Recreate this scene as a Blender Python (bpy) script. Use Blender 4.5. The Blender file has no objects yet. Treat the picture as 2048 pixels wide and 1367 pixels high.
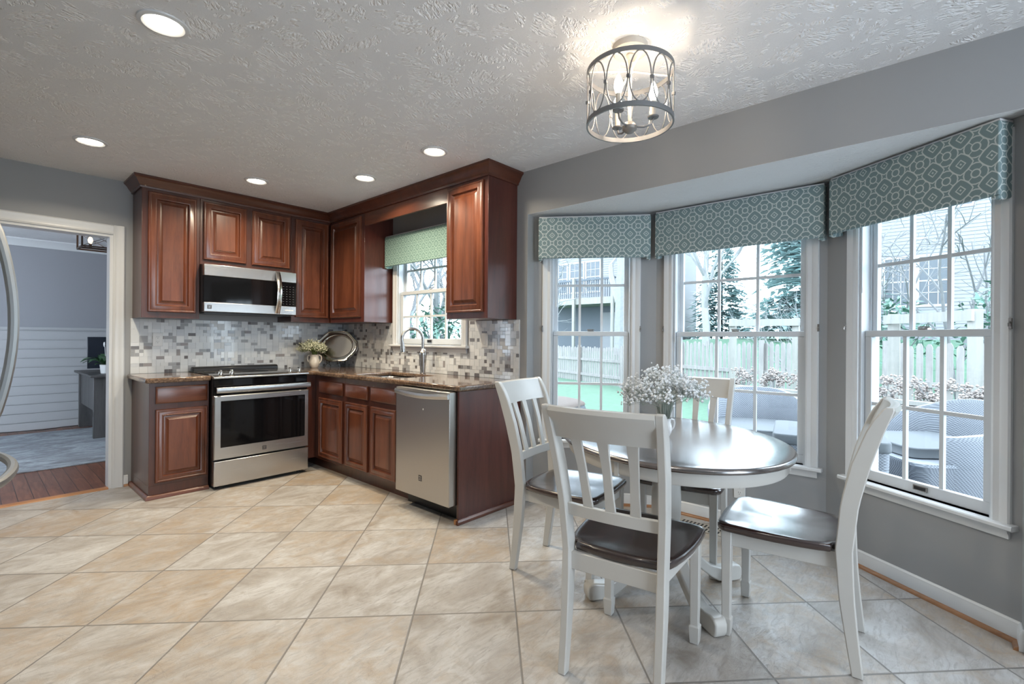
import bpy, bmesh, math, random
from mathutils import Vector, Matrix
random.seed(7)
S = bpy.context.scene
COL = S.collection
PI = math.pi

# ------------------------------------------------------------------ camera
cd = bpy.data.cameras.new('camera')
cam = bpy.data.objects.new('camera', cd); COL.objects.link(cam)
cd.sensor_fit = 'HORIZONTAL'; cd.sensor_width = 36.0
cd.lens = 966.54 / 2048 * 36
cd.shift_x = -24.31 / 2048; cd.shift_y = -6.4 / 2048
cd.clip_start = 0.02; cd.clip_end = 200
YAW, ROLL = 49.088, 0.4246
cam.matrix_world = (Matrix.Translation((-2.7446, -5.0562, 1.2272)) @ Matrix.Rotation(-math.radians(YAW), 4, 'Z')
                    @ Matrix.Rotation(PI / 2, 4, 'X') @ Matrix.Rotation(math.radians(ROLL), 4, 'Z'))
S.camera = cam
# ------------------------------------------------------------------ look, sky
S.view_settings.view_transform = 'Standard'; S.view_settings.look = 'None'
S.view_settings.exposure = 0.60; S.view_settings.gamma = 1.0
S.view_settings.use_curve_mapping = False
S.cycles.max_bounces = 10; S.cycles.diffuse_bounces = 5; S.cycles.glossy_bounces = 5
S.cycles.transparent_max_bounces = 16; S.cycles.sample_clamp_indirect = 8.0
S.cycles.caustics_reflective = False; S.cycles.caustics_refractive = False
SKY, LED_W, BULB_E = 6.6, 10.5, 62.0
w = bpy.data.worlds.new('overcast_sky'); S.world = w; w.use_nodes = True
bg = w.node_tree.nodes['Background']
bg.inputs[0].default_value = (0.75, 0.875, 1.0, 1); bg.inputs[1].default_value = SKY

# ------------------------------------------------------------------ node materials
def newmat(name):
    m = bpy.data.materials.new(name); m.use_nodes = True
    nt = m.node_tree; return m, nt, nt.nodes['Principled BSDF']
class N:
    """small node-graph helper"""
    def __init__(s, nt): s.nt = nt
    def add(s, t, **kw):
        n = s.nt.nodes.new(t)
        for k, v in kw.items(): setattr(n, k, v)
        return n
    def put(s, sock, v):
        if hasattr(v, 'is_output') or isinstance(v, bpy.types.NodeSocket): s.nt.links.new(v, sock)
        else: sock.default_value = v
    def math(s, op, a, b=0.0, c=None):
        n = s.add('ShaderNodeMath', operation=op); s.put(n.inputs[0], a); s.put(n.inputs[1], b)
        if c is not None: s.put(n.inputs[2], c)
        return n.outputs[0]
    def coord(s, which='Object'): return s.add('ShaderNodeTexCoord').outputs[which]
    def xyz(s, v):
        n = s.add('ShaderNodeSeparateXYZ'); s.put(n.inputs[0], v); return n.outputs
    def comb(s, x, y, z):
        n = s.add('ShaderNodeCombineXYZ'); s.put(n.inputs[0], x); s.put(n.inputs[1], y); s.put(n.inputs[2], z); return n.outputs[0]
    def mapp(s, v, scale=(1, 1, 1), loc=(0, 0, 0), rot=(0, 0, 0)):
        n = s.add('ShaderNodeMapping'); s.put(n.inputs[0], v)
        n.inputs['Scale'].default_value = scale; n.inputs['Location'].default_value = loc; n.inputs['Rotation'].default_value = rot
        return n.outputs[0]
    def vadd(s, a, b):
        n = s.add('ShaderNodeVectorMath', operation='ADD'); s.put(n.inputs[0], a); s.put(n.inputs[1], b); return n.outputs[0]
    def noise(s, v, scale=5, detail=4, rough=0.5, dist=0.0, col=False):
        n = s.add('ShaderNodeTexNoise'); s.put(n.inputs['Vector'], v)
        n.inputs['Scale'].default_value = scale; n.inputs['Detail'].default_value = detail
        n.inputs['Roughness'].default_value = rough; n.inputs['Distortion'].default_value = dist
        return n.outputs['Color' if col else 'Fac']
    def ramp(s, f, stops):
        n = s.add('ShaderNodeValToRGB'); s.put(n.inputs[0], f); e = n.color_ramp.elements
        while len(e) < len(stops): e.new(0.5)
        for i, (p, c) in enumerate(stops):
            e[i].position = p; e[i].color = (c[0], c[1], c[2], 1) if not isinstance(c, float) else (c, c, c, 1)
        return n.outputs[0]
    def mix(s, f, a, b, bt='MIX'):
        n = s.add('ShaderNodeMix', data_type='RGBA', blend_type=bt); s.put(n.inputs[0], f)
        s.put(n.inputs[6], a if not isinstance(a, tuple) else (*a[:3], 1)); s.put(n.inputs[7], b if not isinstance(b, tuple) else (*b[:3], 1))
        return n.outputs[2]
    def bump(s, h, strength=0.3, dist=0.01, normal=None):
        n = s.add('ShaderNodeBump'); n.inputs['Strength'].default_value = strength; n.inputs['Distance'].default_value = dist
        s.put(n.inputs['Height'], h)
        if normal is not None: s.put(n.inputs['Normal'], normal)
        return n.outputs[0]
    def rand(s): return s.add('ShaderNodeObjectInfo').outputs['Random']

def plain(name, col, rough=0.5, metal=0.0, coat=0.0, bump=None, vary=0.0, spec=0.5):
    m, nt, b = newmat(name); g = N(nt)
    b.inputs['Roughness'].default_value = rough; b.inputs['Metallic'].default_value = metal
    b.inputs['Coat Weight'].default_value = coat; b.inputs['Coat Roughness'].default_value = 0.12
    b.inputs['Specular IOR Level'].default_value = spec
    n = g.noise(g.coord(), 9.0, 3)
    c = g.mix(n, tuple(max(0, x * (1 - vary)) for x in col), tuple(min(1, x * (1 + vary)) for x in col))
    g.put(b.inputs['Base Color'], c)
    if bump: g.put(b.inputs['Normal'], g.bump(g.noise(g.coord(), bump[0], 3), bump[1], 0.002))
    return m

def wood(name, dark, mid, light, axis='z', rough=0.32, coat=0.35, scale=1.0, spec=0.5, ior=0.0):
    m, nt, b = newmat(name); g = N(nt)
    r = g.rand(); off = g.comb(g.math('MULTIPLY', r, 13.0), g.math('MULTIPLY', r, 7.0), g.math('MULTIPLY', r, 31.0))
    sc = {'z': (9, 9, 0.9), 'x': (0.9, 9, 9), 'y': (9, 0.9, 9)}[axis]
    sc = tuple(x * scale for x in sc)
    v = g.vadd(g.mapp(g.coord(), sc), off)
    n1 = g.noise(v, 1.3, 5, 0.55, 1.1); n2 = g.noise(g.mapp(v, (5, 5, 5)), 3.0, 4, 0.6)
    f = g.math('ADD', g.math('MULTIPLY', n1, 0.75), g.math('MULTIPLY', n2, 0.25))
    g.put(b.inputs['Base Color'], g.ramp(f, [(0.28, dark), (0.5, mid), (0.72, light)]))
    b.inputs['Roughness'].default_value = rough; b.inputs['Coat Weight'].default_value = coat
    b.inputs['Coat Roughness'].default_value = 0.2; b.inputs['Specular IOR Level'].default_value = spec
    if ior: b.inputs['IOR'].default_value = ior; b.inputs['Coat IOR'].default_value = ior - 0.12
    g.put(b.inputs['Normal'], g.bump(n2, 0.05, 0.002))
    return m

def steel(name, axis='z', col=(0.56, 0.555, 0.55), rough=0.27):
    m, nt, b = newmat(name); g = N(nt)
    sc = {'z': (420, 420, 2), 'x': (2, 420, 420), 'y': (420, 2, 420)}[axis]
    n = g.noise(g.mapp(g.coord(), sc), 1.0, 3)
    b.inputs['Metallic'].default_value = 1.0
    g.put(b.inputs['Base Color'], g.mix(n, tuple(x * 0.975 for x in col), col))
    g.put(b.inputs['Roughness'], g.math('ADD', rough - 0.01, g.math('MULTIPLY', n, 0.02)))
    b.inputs['Anisotropic'].default_value = 0.5
    return m

M = {}
def paint(name, col, rough=0.55):
    m, nt, b = newmat(name); g = N(nt)
    g.put(b.inputs['Base Color'], g.mix(g.noise(g.coord(), 1.5, 3), tuple(x * 0.97 for x in col), tuple(x * 1.03 for x in col)))
    b.inputs['Roughness'].default_value = rough
    g.put(b.inputs['Normal'], g.bump(g.noise(g.coord(), 160, 2), 0.08, 0.001))
    return m
M['wall'] = paint('grey_wall_paint', (0.315, 0.32, 0.325))
M['wall_dining'] = paint('blue_grey_wall_paint', (0.285, 0.29, 0.315))
M['trim'] = plain('white_trim_paint', (0.66, 0.67, 0.68), 0.35)
M['shiplap'] = plain('shiplap_paint', (0.40, 0.405, 0.42), 0.5)
M['vinyl'] = plain('white_window_vinyl', (0.62, 0.65, 0.68), 0.38)
M['cherry'] = wood('cherry_vertical', (0.050, 0.0135, 0.0065), (0.122, 0.035, 0.0155), (0.185, 0.060, 0.027))
M['cherry_x'] = wood('cherry_along_x', (0.050, 0.0135, 0.0065), (0.122, 0.035, 0.0155), (0.185, 0.060, 0.027), 'x')
M['cherry_y'] = wood('cherry_along_y', (0.050, 0.0135, 0.0065), (0.122, 0.035, 0.0155), (0.185, 0.060, 0.027), 'y')
M['cherry_dark'] = wood('cherry_frame', (0.036, 0.0110, 0.0068), (0.066, 0.0185, 0.0105), (0.095, 0.028, 0.0155))
M['cherry_panel'] = wood('cherry_side_panel', (0.045, 0.0125, 0.0100), (0.080, 0.022, 0.016), (0.115, 0.034, 0.023), rough=0.28)
M['cherry_crown'] = wood('cherry_crown', (0.044, 0.0120, 0.0062), (0.082, 0.0225, 0.0105), (0.122, 0.035, 0.0155), 'x', scale=0.6)
M['steel'] = steel('brushed_steel', 'x')
M['steel_v'] = steel('brushed_steel_vertical', 'z', (0.50, 0.48, 0.455), 0.30)
M['chrome'] = plain('polished_nickel', (0.62, 0.60, 0.57), 0.16, 1.0)
M['nickel'] = plain('satin_nickel', (0.42, 0.41, 0.40), 0.27, 1.0)
M['silver'] = plain('silver_plate', (0.72, 0.70, 0.66), 0.14, 1.0, vary=0.05)
M['blackglass'] = plain('black_glass', (0.005, 0.005, 0.006), 0.06, 0, 0.0, spec=0.3)
M['black'] = plain('black_enamel', (0.012, 0.012, 0.013), 0.3)
M['iron'] = plain('black_iron', (0.015, 0.015, 0.015), 0.5)
M['white_plastic'] = plain('white_plastic', (0.72, 0.72, 0.71), 0.4)
M['badge'] = plain('badge_dark', (0.05, 0.05, 0.055), 0.4)
M['marks'] = plain('keypad_marks', (0.06, 0.06, 0.065), 0.5)
M['porcelain'] = plain('cream_glazed_pottery', (0.72, 0.66, 0.58), 0.22, coat=0.3)
M['porcelain_w'] = plain('white_glazed_pottery', (0.78, 0.78, 0.78), 0.2, coat=0.3)
M['blossom_cream'] = plain('cream_blossom', (0.75, 0.74, 0.55), 0.7)
M['blossom'] = plain('white_blossom', (0.80, 0.82, 0.84), 0.7)
M['stem_green'] = plain('stem_green', (0.13, 0.17, 0.05), 0.7)
M['stem_grey'] = plain('stem_grey_green', (0.30, 0.34, 0.30), 0.7)
M['leaf'] = plain('dark_leaf', (0.03, 0.09, 0.035), 0.4, vary=0.3)
M['chair_white'] = plain('off_white_chair_paint', (0.53, 0.52, 0.495), 0.30, coat=0.15, vary=0.04)
M['seat'] = wood('espresso_seat_wood', (0.010, 0.006, 0.006), (0.022, 0.011, 0.010), (0.045, 0.020, 0.016), 'x', 0.22, 0.9, 0.7, 0.5, 1.62)
M['tabletop'] = wood('espresso_table_wood', (0.013, 0.008, 0.008), (0.028, 0.014, 0.012), (0.055, 0.026, 0.020), 'y', 0.24, 1.0, 0.6, 0.6, 1.95)
M['shoe'] = wood('oak_shoe_moulding', (0.20, 0.085, 0.035), (0.32, 0.15, 0.065), (0.42, 0.21, 0.10), 'y', 0.35, 0.2)
M['oakx'] = wood('oak_threshold', (0.26, 0.10, 0.035), (0.40, 0.18, 0.07), (0.50, 0.25, 0.10), 'x', 0.35, 0.2)
M['greywood'] = wood('grey_desk_wood', (0.035, 0.034, 0.036), (0.07, 0.068, 0.07), (0.11, 0.105, 0.108), 'z', 0.5, 0.0)
M['lampmetal'] = plain('weathered_grey_metal', (0.30, 0.28, 0.26), 0.45, 0.6, vary=0.25)
M['lampwash'] = plain('whitewashed_metal', (0.62, 0.57, 0.50), 0.55, 0.0, vary=0.2)
M['lampgrey'] = plain('dark_grey_lamp_metal', (0.22, 0.22, 0.225), 0.45, 0.4, vary=0.2)
M['darkbronze'] = plain('dark_bronze', (0.05, 0.032, 0.024), 0.45, 0.3)
M['rubberblack'] = plain('dark_vent_slots', (0.01, 0.01, 0.01), 0.6)
M['beige_metal'] = plain('beige_register_metal', (0.42, 0.38, 0.32), 0.45)
M['fridge'] = plain('fridge_steel', (0.40, 0.42, 0.44), 0.38, 0.9)
M['screen'] = plain('dark_screen', (0.02, 0.025, 0.035), 0.25)
M['concrete_cover'] = plain('grey_fabric_cover', (0.085, 0.095, 0.105), 0.8)
M['brown_cover'] = plain('tan_lid', (0.085, 0.062, 0.05), 0.7)

def emitter(name, col, strength):
    m = bpy.data.materials.new(name); m.use_nodes = True; nt = m.node_tree; nt.nodes.clear()
    e = nt.nodes.new('ShaderNodeEmission'); o = nt.nodes.new('ShaderNodeOutputMaterial')
    e.inputs[0].default_value = (*col, 1); e.inputs[1].default_value = strength
    nt.links.new(e.outputs[0], o.inputs[0]); return m
M['led'] = emitter('led_lens', (1.0, 0.90, 0.74), 14.0)
M['bulb'] = emitter('warm_bulb', (1.0, 0.82, 0.62), BULB_E)
M['edison'] = emitter('amber_bulb', (1.0, 0.62, 0.35), 9.0)

def glassmat():
    m = bpy.data.materials.new('window_glass'); m.use_nodes = True; nt = m.node_tree; nt.nodes.clear(); g = N(nt)
    t = g.add('ShaderNodeBsdfTransparent'); t.inputs[0].default_value = (0.97, 0.985, 0.985, 1)
    gl = g.add('ShaderNodeBsdfGlossy'); gl.inputs['Roughness'].default_value = 0.02
    lw = g.add('ShaderNodeLayerWeight'); lw.inputs[0].default_value = 0.5; f5 = g.math('ADD', 0.02, g.math('MULTIPLY', g.math('POWER', lw.outputs['Facing'], 4.0), 0.35))
    mx = g.add('ShaderNodeMixShader'); nt.links.new(f5, mx.inputs[0]); nt.links.new(t.outputs[0], mx.inputs[1]); nt.links.new(gl.outputs[0], mx.inputs[2])
    o = g.add('ShaderNodeOutputMaterial'); nt.links.new(mx.outputs[0], o.inputs[0]); return m
M['glass'] = glassmat()

def ceilmat(name, col, strength):
    m, nt, b = newmat(name); g = N(nt)
    b.inputs['Roughness'].default_value = 0.75; b.inputs['Base Color'].default_value = (*col, 1)
    v = g.coord(); warp = g.noise(v, 4.0, 3, col=True)
    vv = g.vadd(v, g.mapp(warp, (0.35, 0.35, 0.35)))
    vo = g.add('ShaderNodeTexVoronoi', feature='F1'); g.put(vo.inputs['Vector'], vv); vo.inputs['Scale'].default_value = 8.0; vo.feature = 'SMOOTH_F1'; vo.inputs['Smoothness'].default_value = 0.35
    # brush-stroke ridges whose direction changes from stamp to stamp
    ang = g.math('MULTIPLY', g.xyz(vo.outputs['Color'])[0], 6.283)
    p = g.xyz(v); x = g.math('ADD', g.math('MULTIPLY', p[0], g.math('COSINE', ang)), g.math('MULTIPLY', p[1], g.math('SINE', ang)))
    y = g.math('SUBTRACT', g.math('MULTIPLY', p[1], g.math('COSINE', ang)), g.math('MULTIPLY', p[0], g.math('SINE', ang)))
    st = g.noise(g.comb(g.math('MULTIPLY', x, 80), g.math('MULTIPLY', y, 30), 0.0), 1.0, 2, 0.5, 0.7)
    rid = g.ramp(st, [(0.40, 0.0), (0.60, 1.0), (1.0, 0.85)])
    lump = g.noise(v, 30, 3)
    h = g.math('ADD', rid, g.math('MULTIPLY', lump, 0.7))
    g.put(b.inputs['Normal'], g.bump(h, strength, 0.03)); return m
M['ceiling'] = ceilmat('brushed_stomp_ceiling', (0.88, 0.88, 0.89), 0.46)
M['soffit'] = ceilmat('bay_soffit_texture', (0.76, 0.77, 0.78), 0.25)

def floormat():
    m, nt, b = newmat('slate_look_floor_tile'); g = N(nt)
    p = g.xyz(g.coord()); r2 = 1 / math.sqrt(2)
    a = g.math('MULTIPLY', g.math('ADD', p[0], p[1]), r2); c = g.math('MULTIPLY', g.math('SUBTRACT', p[0], p[1]), r2)
    A = g.math('DIVIDE', g.math('ADD', a, 2.372), 0.486); B = g.math('DIVIDE', g.math('SUBTRACT', c, 0.85), 0.456)
    fa, fb = g.math('FRACT', A), g.math('FRACT', B); ia, ib = g.math('FLOOR', A), g.math('FLOOR', B)
    wn = g.add('ShaderNodeTexWhiteNoise', noise_dimensions='2D'); g.put(wn.inputs['Vector'], g.comb(ia, ib, 0.0))
    da = g.math('MINIMUM', fa, g.math('SUBTRACT', 1.0, fa)); db = g.math('MINIMUM', fb, g.math('SUBTRACT', 1.0, fb))
    d = g.math('MINIMUM', da, db); gr = g.add('ShaderNodeMapRange'); g.put(gr.inputs[0], d)
    gr.inputs[1].default_value = 0.005; gr.inputs[2].default_value = 0.011
    tile = gr.outputs[0]
    off = g.mapp(wn.outputs['Color'], (40, 40, 40))
    v = g.vadd(g.coord(), off)
    # every tile has its own streak direction
    n1 = g.noise(g.mapp(v, (1.0, 1.6, 1)), 3.2, 7, 0.62, 0.9)
    n2 = g.noise(v, 9.0, 7, 0.65, 0.8); n3 = g.noise(g.mapp(v, (2, 7, 1)), 5.0, 6, 0.7, 1.5)
    base = g.ramp(n1, [(0.30, (0.24, 0.21, 0.18)), (0.42, (0.36, 0.335, 0.31)), (0.53, (0.46, 0.45, 0.44)), (0.68, (0.57, 0.57, 0.57))])
    tan = g.ramp(g.math('ADD', g.math('MULTIPLY', n2, 0.7), g.math('MULTIPLY', g.xyz(wn.outputs['Color'])[1], 0.28)), [(0.46, 0.0), (0.72, 1.0)])
    base = g.mix(g.math('MULTIPLY', tan, 0.88), base, (0.36, 0.258, 0.16))
    base = g.mix(g.math('MULTIPLY', g.ramp(n3, [(0.48, 0.0), (0.70, 1.0)]), 0.8), base, (0.25, 0.23, 0.215))
    base = g.mix(0.18, base, g.mix(g.xyz(wn.outputs['Color'])[0], (0.34, 0.28, 0.22), (0.54, 0.52, 0.50)))
    g.put(b.inputs['Base Color'], g.mix(tile, (0.20, 0.185, 0.17), base))
    g.put(b.inputs['Roughness'], g.math('ADD', 0.26, g.math('MULTIPLY', n2, 0.28)))
    crack = g.ramp(g.noise(v, 5.0, 6, 0.6, 2.2), [(0.49, 1.0), (0.50, 0.25), (0.515, 1.0)])
    h = g.math('ADD', g.math('MULTIPLY', tile, 1.0), g.math('ADD', g.math('MULTIPLY', n3, 0.9), g.math('MULTIPLY', crack, 0.35)))
    g.put(b.inputs['Normal'], g.bump(h, 0.45, 0.005)); return m
M['floor'] = floormat()

def plankmat():
    m, nt, b = newmat('red_oak_floorboards'); g = N(nt)
    p = g.xyz(g.coord()); X = g.math('DIVIDE', p[0], 0.083); ix = g.math('FLOOR', X); fx = g.math('FRACT', X)
    Y = g.math('ADD', g.math('DIVIDE', p[1], 0.9), g.math('MULTIPLY', ix, 0.37)); iy = g.math('FLOOR', Y); fy = g.math('FRACT', Y)
    wn = g.add('ShaderNodeTexWhiteNoise', noise_dimensions='2D'); g.put(wn.inputs['Vector'], g.comb(ix, iy, 0.0))
    v = g.vadd(g.mapp(g.coord(), (14, 1.2, 1)), g.mapp(wn.outputs['Color'], (30, 30, 30)))
    n = g.noise(v, 2.0, 6, 0.6, 1.2)
    c = g.ramp(n, [(0.3, (0.10, 0.035, 0.02)), (0.55, (0.20, 0.08, 0.045)), (0.8, (0.29, 0.13, 0.075))])
    c = g.mix(g.math('MULTIPLY', wn.outputs['Value'], 0.5), c, (0.12, 0.045, 0.027))
    dx = g.math('MINIMUM', fx, g.math('SUBTRACT', 1.0, fx)); dy = g.math('MINIMUM', fy, g.math('SUBTRACT', 1.0, fy))
    seam = g.math('MAXIMUM', g.math('LESS_THAN', dx, 0.03), g.math('LESS_THAN', dy, 0.002))
    g.put(b.inputs['Base Color'], g.mix(seam, c, (0.03, 0.012, 0.008))); b.inputs['Roughness'].default_value = 0.35
    return m
M['plank'] = plankmat()

def rugmat():
    m, nt, b = newmat('marbled_blue_grey_rug'); g = N(nt)
    v = g.mapp(g.coord(), (1.0, 2.2, 1))
    n = g.noise(v, 2.4, 8, 0.68, 1.6); n2 = g.noise(g.mapp(g.coord(), (2, 7, 1)), 4.0, 6, 0.7, 2.0)
    f = g.math('ADD', g.math('MULTIPLY', n, 0.65), g.math('MULTIPLY', n2, 0.35))
    g.put(b.inputs['Base Color'], g.ramp(f, [(0.34, (0.13, 0.125, 0.13)), (0.47, (0.24, 0.26, 0.29)), (0.56, (0.36, 0.40, 0.44)), (0.68, (0.50, 0.53, 0.55))]))
    b.inputs['Roughness'].default_value = 0.95; g.put(b.inputs['Normal'], g.bump(g.noise(g.coord(), 250, 2), 0.4, 0.004)); return m
M['rug'] = rugmat()

def granite():
    m, nt, b = newmat('brown_speckled_granite'); g = N(nt); v = g.coord()
    n = g.noise(v, 60, 5, 0.7); n2 = g.noise(v, 180, 3, 0.6); n3 = g.noise(v, 9, 4)
    f = g.math('ADD', g.math('ADD', g.math('MULTIPLY', n, 0.5), g.math('MULTIPLY', n2, 0.3)), g.math('MULTIPLY', n3, 0.2))
    g.put(b.inputs['Base Color'], g.ramp(f, [(0.34, (0.022, 0.016, 0.013)), (0.45, (0.085, 0.053, 0.036)), (0.54, (0.18, 0.112, 0.072)), (0.64, (0.36, 0.26, 0.18))]))
    b.inputs['Roughness'].default_value = 0.10; b.inputs['Coat Weight'].default_value = 0.4; return m
M['granite'] = granite()

def tilemats():
    out = []
    specs = [((0.78, 0.80, 0.81), 0.12), ((0.70, 0.72, 0.74), 0.16), ((0.82, 0.83, 0.83), 0.30), ((0.46, 0.47, 0.49), 0.12), ((0.28, 0.275, 0.29), 0.14), ((0.185, 0.170, 0.17), 0.16), ((0.36, 0.34, 0.345), 0.08)]
    for i, (c, r) in enumerate(specs):
        m, nt, b = newmat('mosaic_tile'); g = N(nt)
        st = g.noise(g.mapp(g.coord(), (4, 4, 90)), 1.5, 4, 0.6, 0.5)
        g.put(b.inputs['Base Color'], g.mix(g.math('MULTIPLY', st, 0.9 if i in (3, 4, 5) else 0.35), c, tuple(x * 0.62 for x in c)))
        b.inputs['Roughness'].default_value = r; b.inputs['Coat Weight'].default_value = 0.3 if i != 2 else 0.0
        out.append(m)
    out.append(plain('pale_grout', (0.72, 0.73, 0.73), 0.8)); return out
TILES = tilemats()

def fabric(name, base, line, T=0.113):
    """trellis print: rings, nested diamonds and scalloped links on a square repeat"""
    m, nt, b = newmat(name); g = N(nt); p = g.xyz(g.coord())
    U = g.math('DIVIDE', g.math('ADD', p[0], p[1]), T); V = g.math('DIVIDE', p[2], T)
    def cen(u, off): return g.math('SUBTRACT', g.math('FRACT', g.math('ADD', u, off)), 0.5)
    def band(d, r, wd): return g.math('LESS_THAN', g.math('ABSOLUTE', g.math('SUBTRACT', d, r)), wd)
    masks = []
    u0, v0 = cen(U, 0.5), cen(V, 0.5); u1, v1 = cen(U, 0.0), cen(V, 0.0)
    def length(a, b_): return g.math('SQRT', g.math('ADD', g.math('MULTIPLY', a, a), g.math('MULTIPLY', b_, b_)))
    d0 = length(u0, v0); d1 = length(u1, v1)
    def pn(a, b_, p):
        return g.math('POWER', g.math('ADD', g.math('POWER', g.math('ABSOLUTE', a), p), g.math('POWER', g.math('ABSOLUTE', b_), p)), 1.0 / p)
    l1 = g.math('ADD', g.math('ABSOLUTE', u1), g.math('ABSOLUTE', v1))
    masks.append(band(d0, 0.150, 0.024))                       # rings
    masks.append(band(l1, 0.165, 0.026)); masks.append(g.math('LESS_THAN', l1, 0.045))    # small diamonds
    ang = g.math('ARCTAN2', v0, u0); wob = g.math('MULTIPLY', g.math('COSINE', g.math('MULTIPLY', ang, 8.0)), 0.020)
    masks.append(band(g.math('ADD', pn(u0, v0, 1.3), wob), 0.425, 0.024)); masks.append(band(pn(u1, v1, 1.3), 0.415, 0.024))   # scalloped trellis
    dg = g.math('SUBTRACT', g.math('ABSOLUTE', u0), g.math('ABSOLUTE', v0))
    masks.append(g.math('MULTIPLY', g.math('LESS_THAN', g.math('ABSOLUTE', dg), 0.020), g.math('MULTIPLY', g.math('GREATER_THAN', d0, 0.150), g.math('LESS_THAN', d0, 0.36))))
    mk = masks[0]
    for x in masks[1:]: mk = g.math('MAXIMUM', mk, x)
    wv = g.noise(g.coord(), 420, 2)
    c = g.mix(mk, base, line); c = g.mix(g.math('MULTIPLY', wv, 0.25), c, tuple(x * 0.7 for x in base))
    g.put(b.inputs['Base Color'], c); b.inputs['Roughness'].default_value = 0.9
    g.put(b.inputs['Normal'], g.bump(wv, 0.25, 0.002)); return m
M['fabric'] = fabric('teal_trellis_fabric', (0.195, 0.27, 0.28), (0.58, 0.63, 0.62))
M['fabric_green'] = fabric('sea_green_trellis_fabric', (0.19, 0.31, 0.28), (0.42, 0.58, 0.515), 0.088)

# outdoors
M['lawn'] = plain('lawn_grass', (0.055, 0.115, 0.075), 0.9, vary=0.35)
M['deckboard'] = wood('weathered_deck', (0.17, 0.175, 0.185), (0.21, 0.215, 0.22), (0.24, 0.24, 0.245), 'x', 0.8, 0)
M['fencewood'] = wood('weathered_fence', (0.155, 0.152, 0.152), (0.22, 0.21, 0.207), (0.28, 0.265, 0.25), 'z', 0.9, 0)
M['postwood'] = wood('pale_post_wood', (0.19, 0.195, 0.185), (0.235, 0.235, 0.22), (0.27, 0.27, 0.25), 'z', 0.9, 0)
M['plantwood'] = wood('planter_wood', (0.13, 0.11, 0.10), (0.165, 0.14, 0.125), (0.19, 0.165, 0.15), 'y', 0.9, 0)
M['siding'] = plain('white_siding', (0.175, 0.185, 0.20), 0.6)
M['outtrim'] = plain('outdoor_white_trim', (0.33, 0.335, 0.34), 0.6)
M['dark_siding'] = plain('grey_underside', (0.085, 0.1, 0.12), 0.8)
M['housewin'] = plain('house_window_blind', (0.06, 0.075, 0.09), 0.3)
M['bark'] = plain('pale_bark', (0.2, 0.21, 0.215), 0.9, vary=0.2)
M['bark_dark'] = plain('grey_bark', (0.125, 0.13, 0.135), 0.9, vary=0.2)
M['evergreen'] = plain('blue_green_needles', (0.42, 0.54, 0.545), 0.8, vary=0.35)
M['shrubleaf'] = plain('shrub_leaf', (0.065, 0.145, 0.11), 0.5, vary=0.4)
M['hydrangea'] = plain('dried_hydrangea', (0.26, 0.23, 0.215), 0.9, vary=0.3)
def wicker():
    m, nt, b = newmat('blue_grey_wicker'); g = N(nt); p = g.xyz(g.coord())
    a = g.math('SINE', g.math('MULTIPLY', g.math('ADD', p[0], p[1]), 330.0)); c = g.math('SINE', g.math('MULTIPLY', p[2], 330.0))
    f = g.math('ADD', 0.5, g.math('MULTIPLY', g.math('MULTIPLY', a, c), 0.5))
    g.put(b.inputs['Base Color'], g.mix(f, (0.10, 0.11, 0.13), (0.235, 0.255, 0.285))); b.inputs['Roughness'].default_value = 0.7
    g.put(b.inputs['Normal'], g.bump(f, 0.5, 0.004)); return m
M['wicker'] = wicker()

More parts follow.
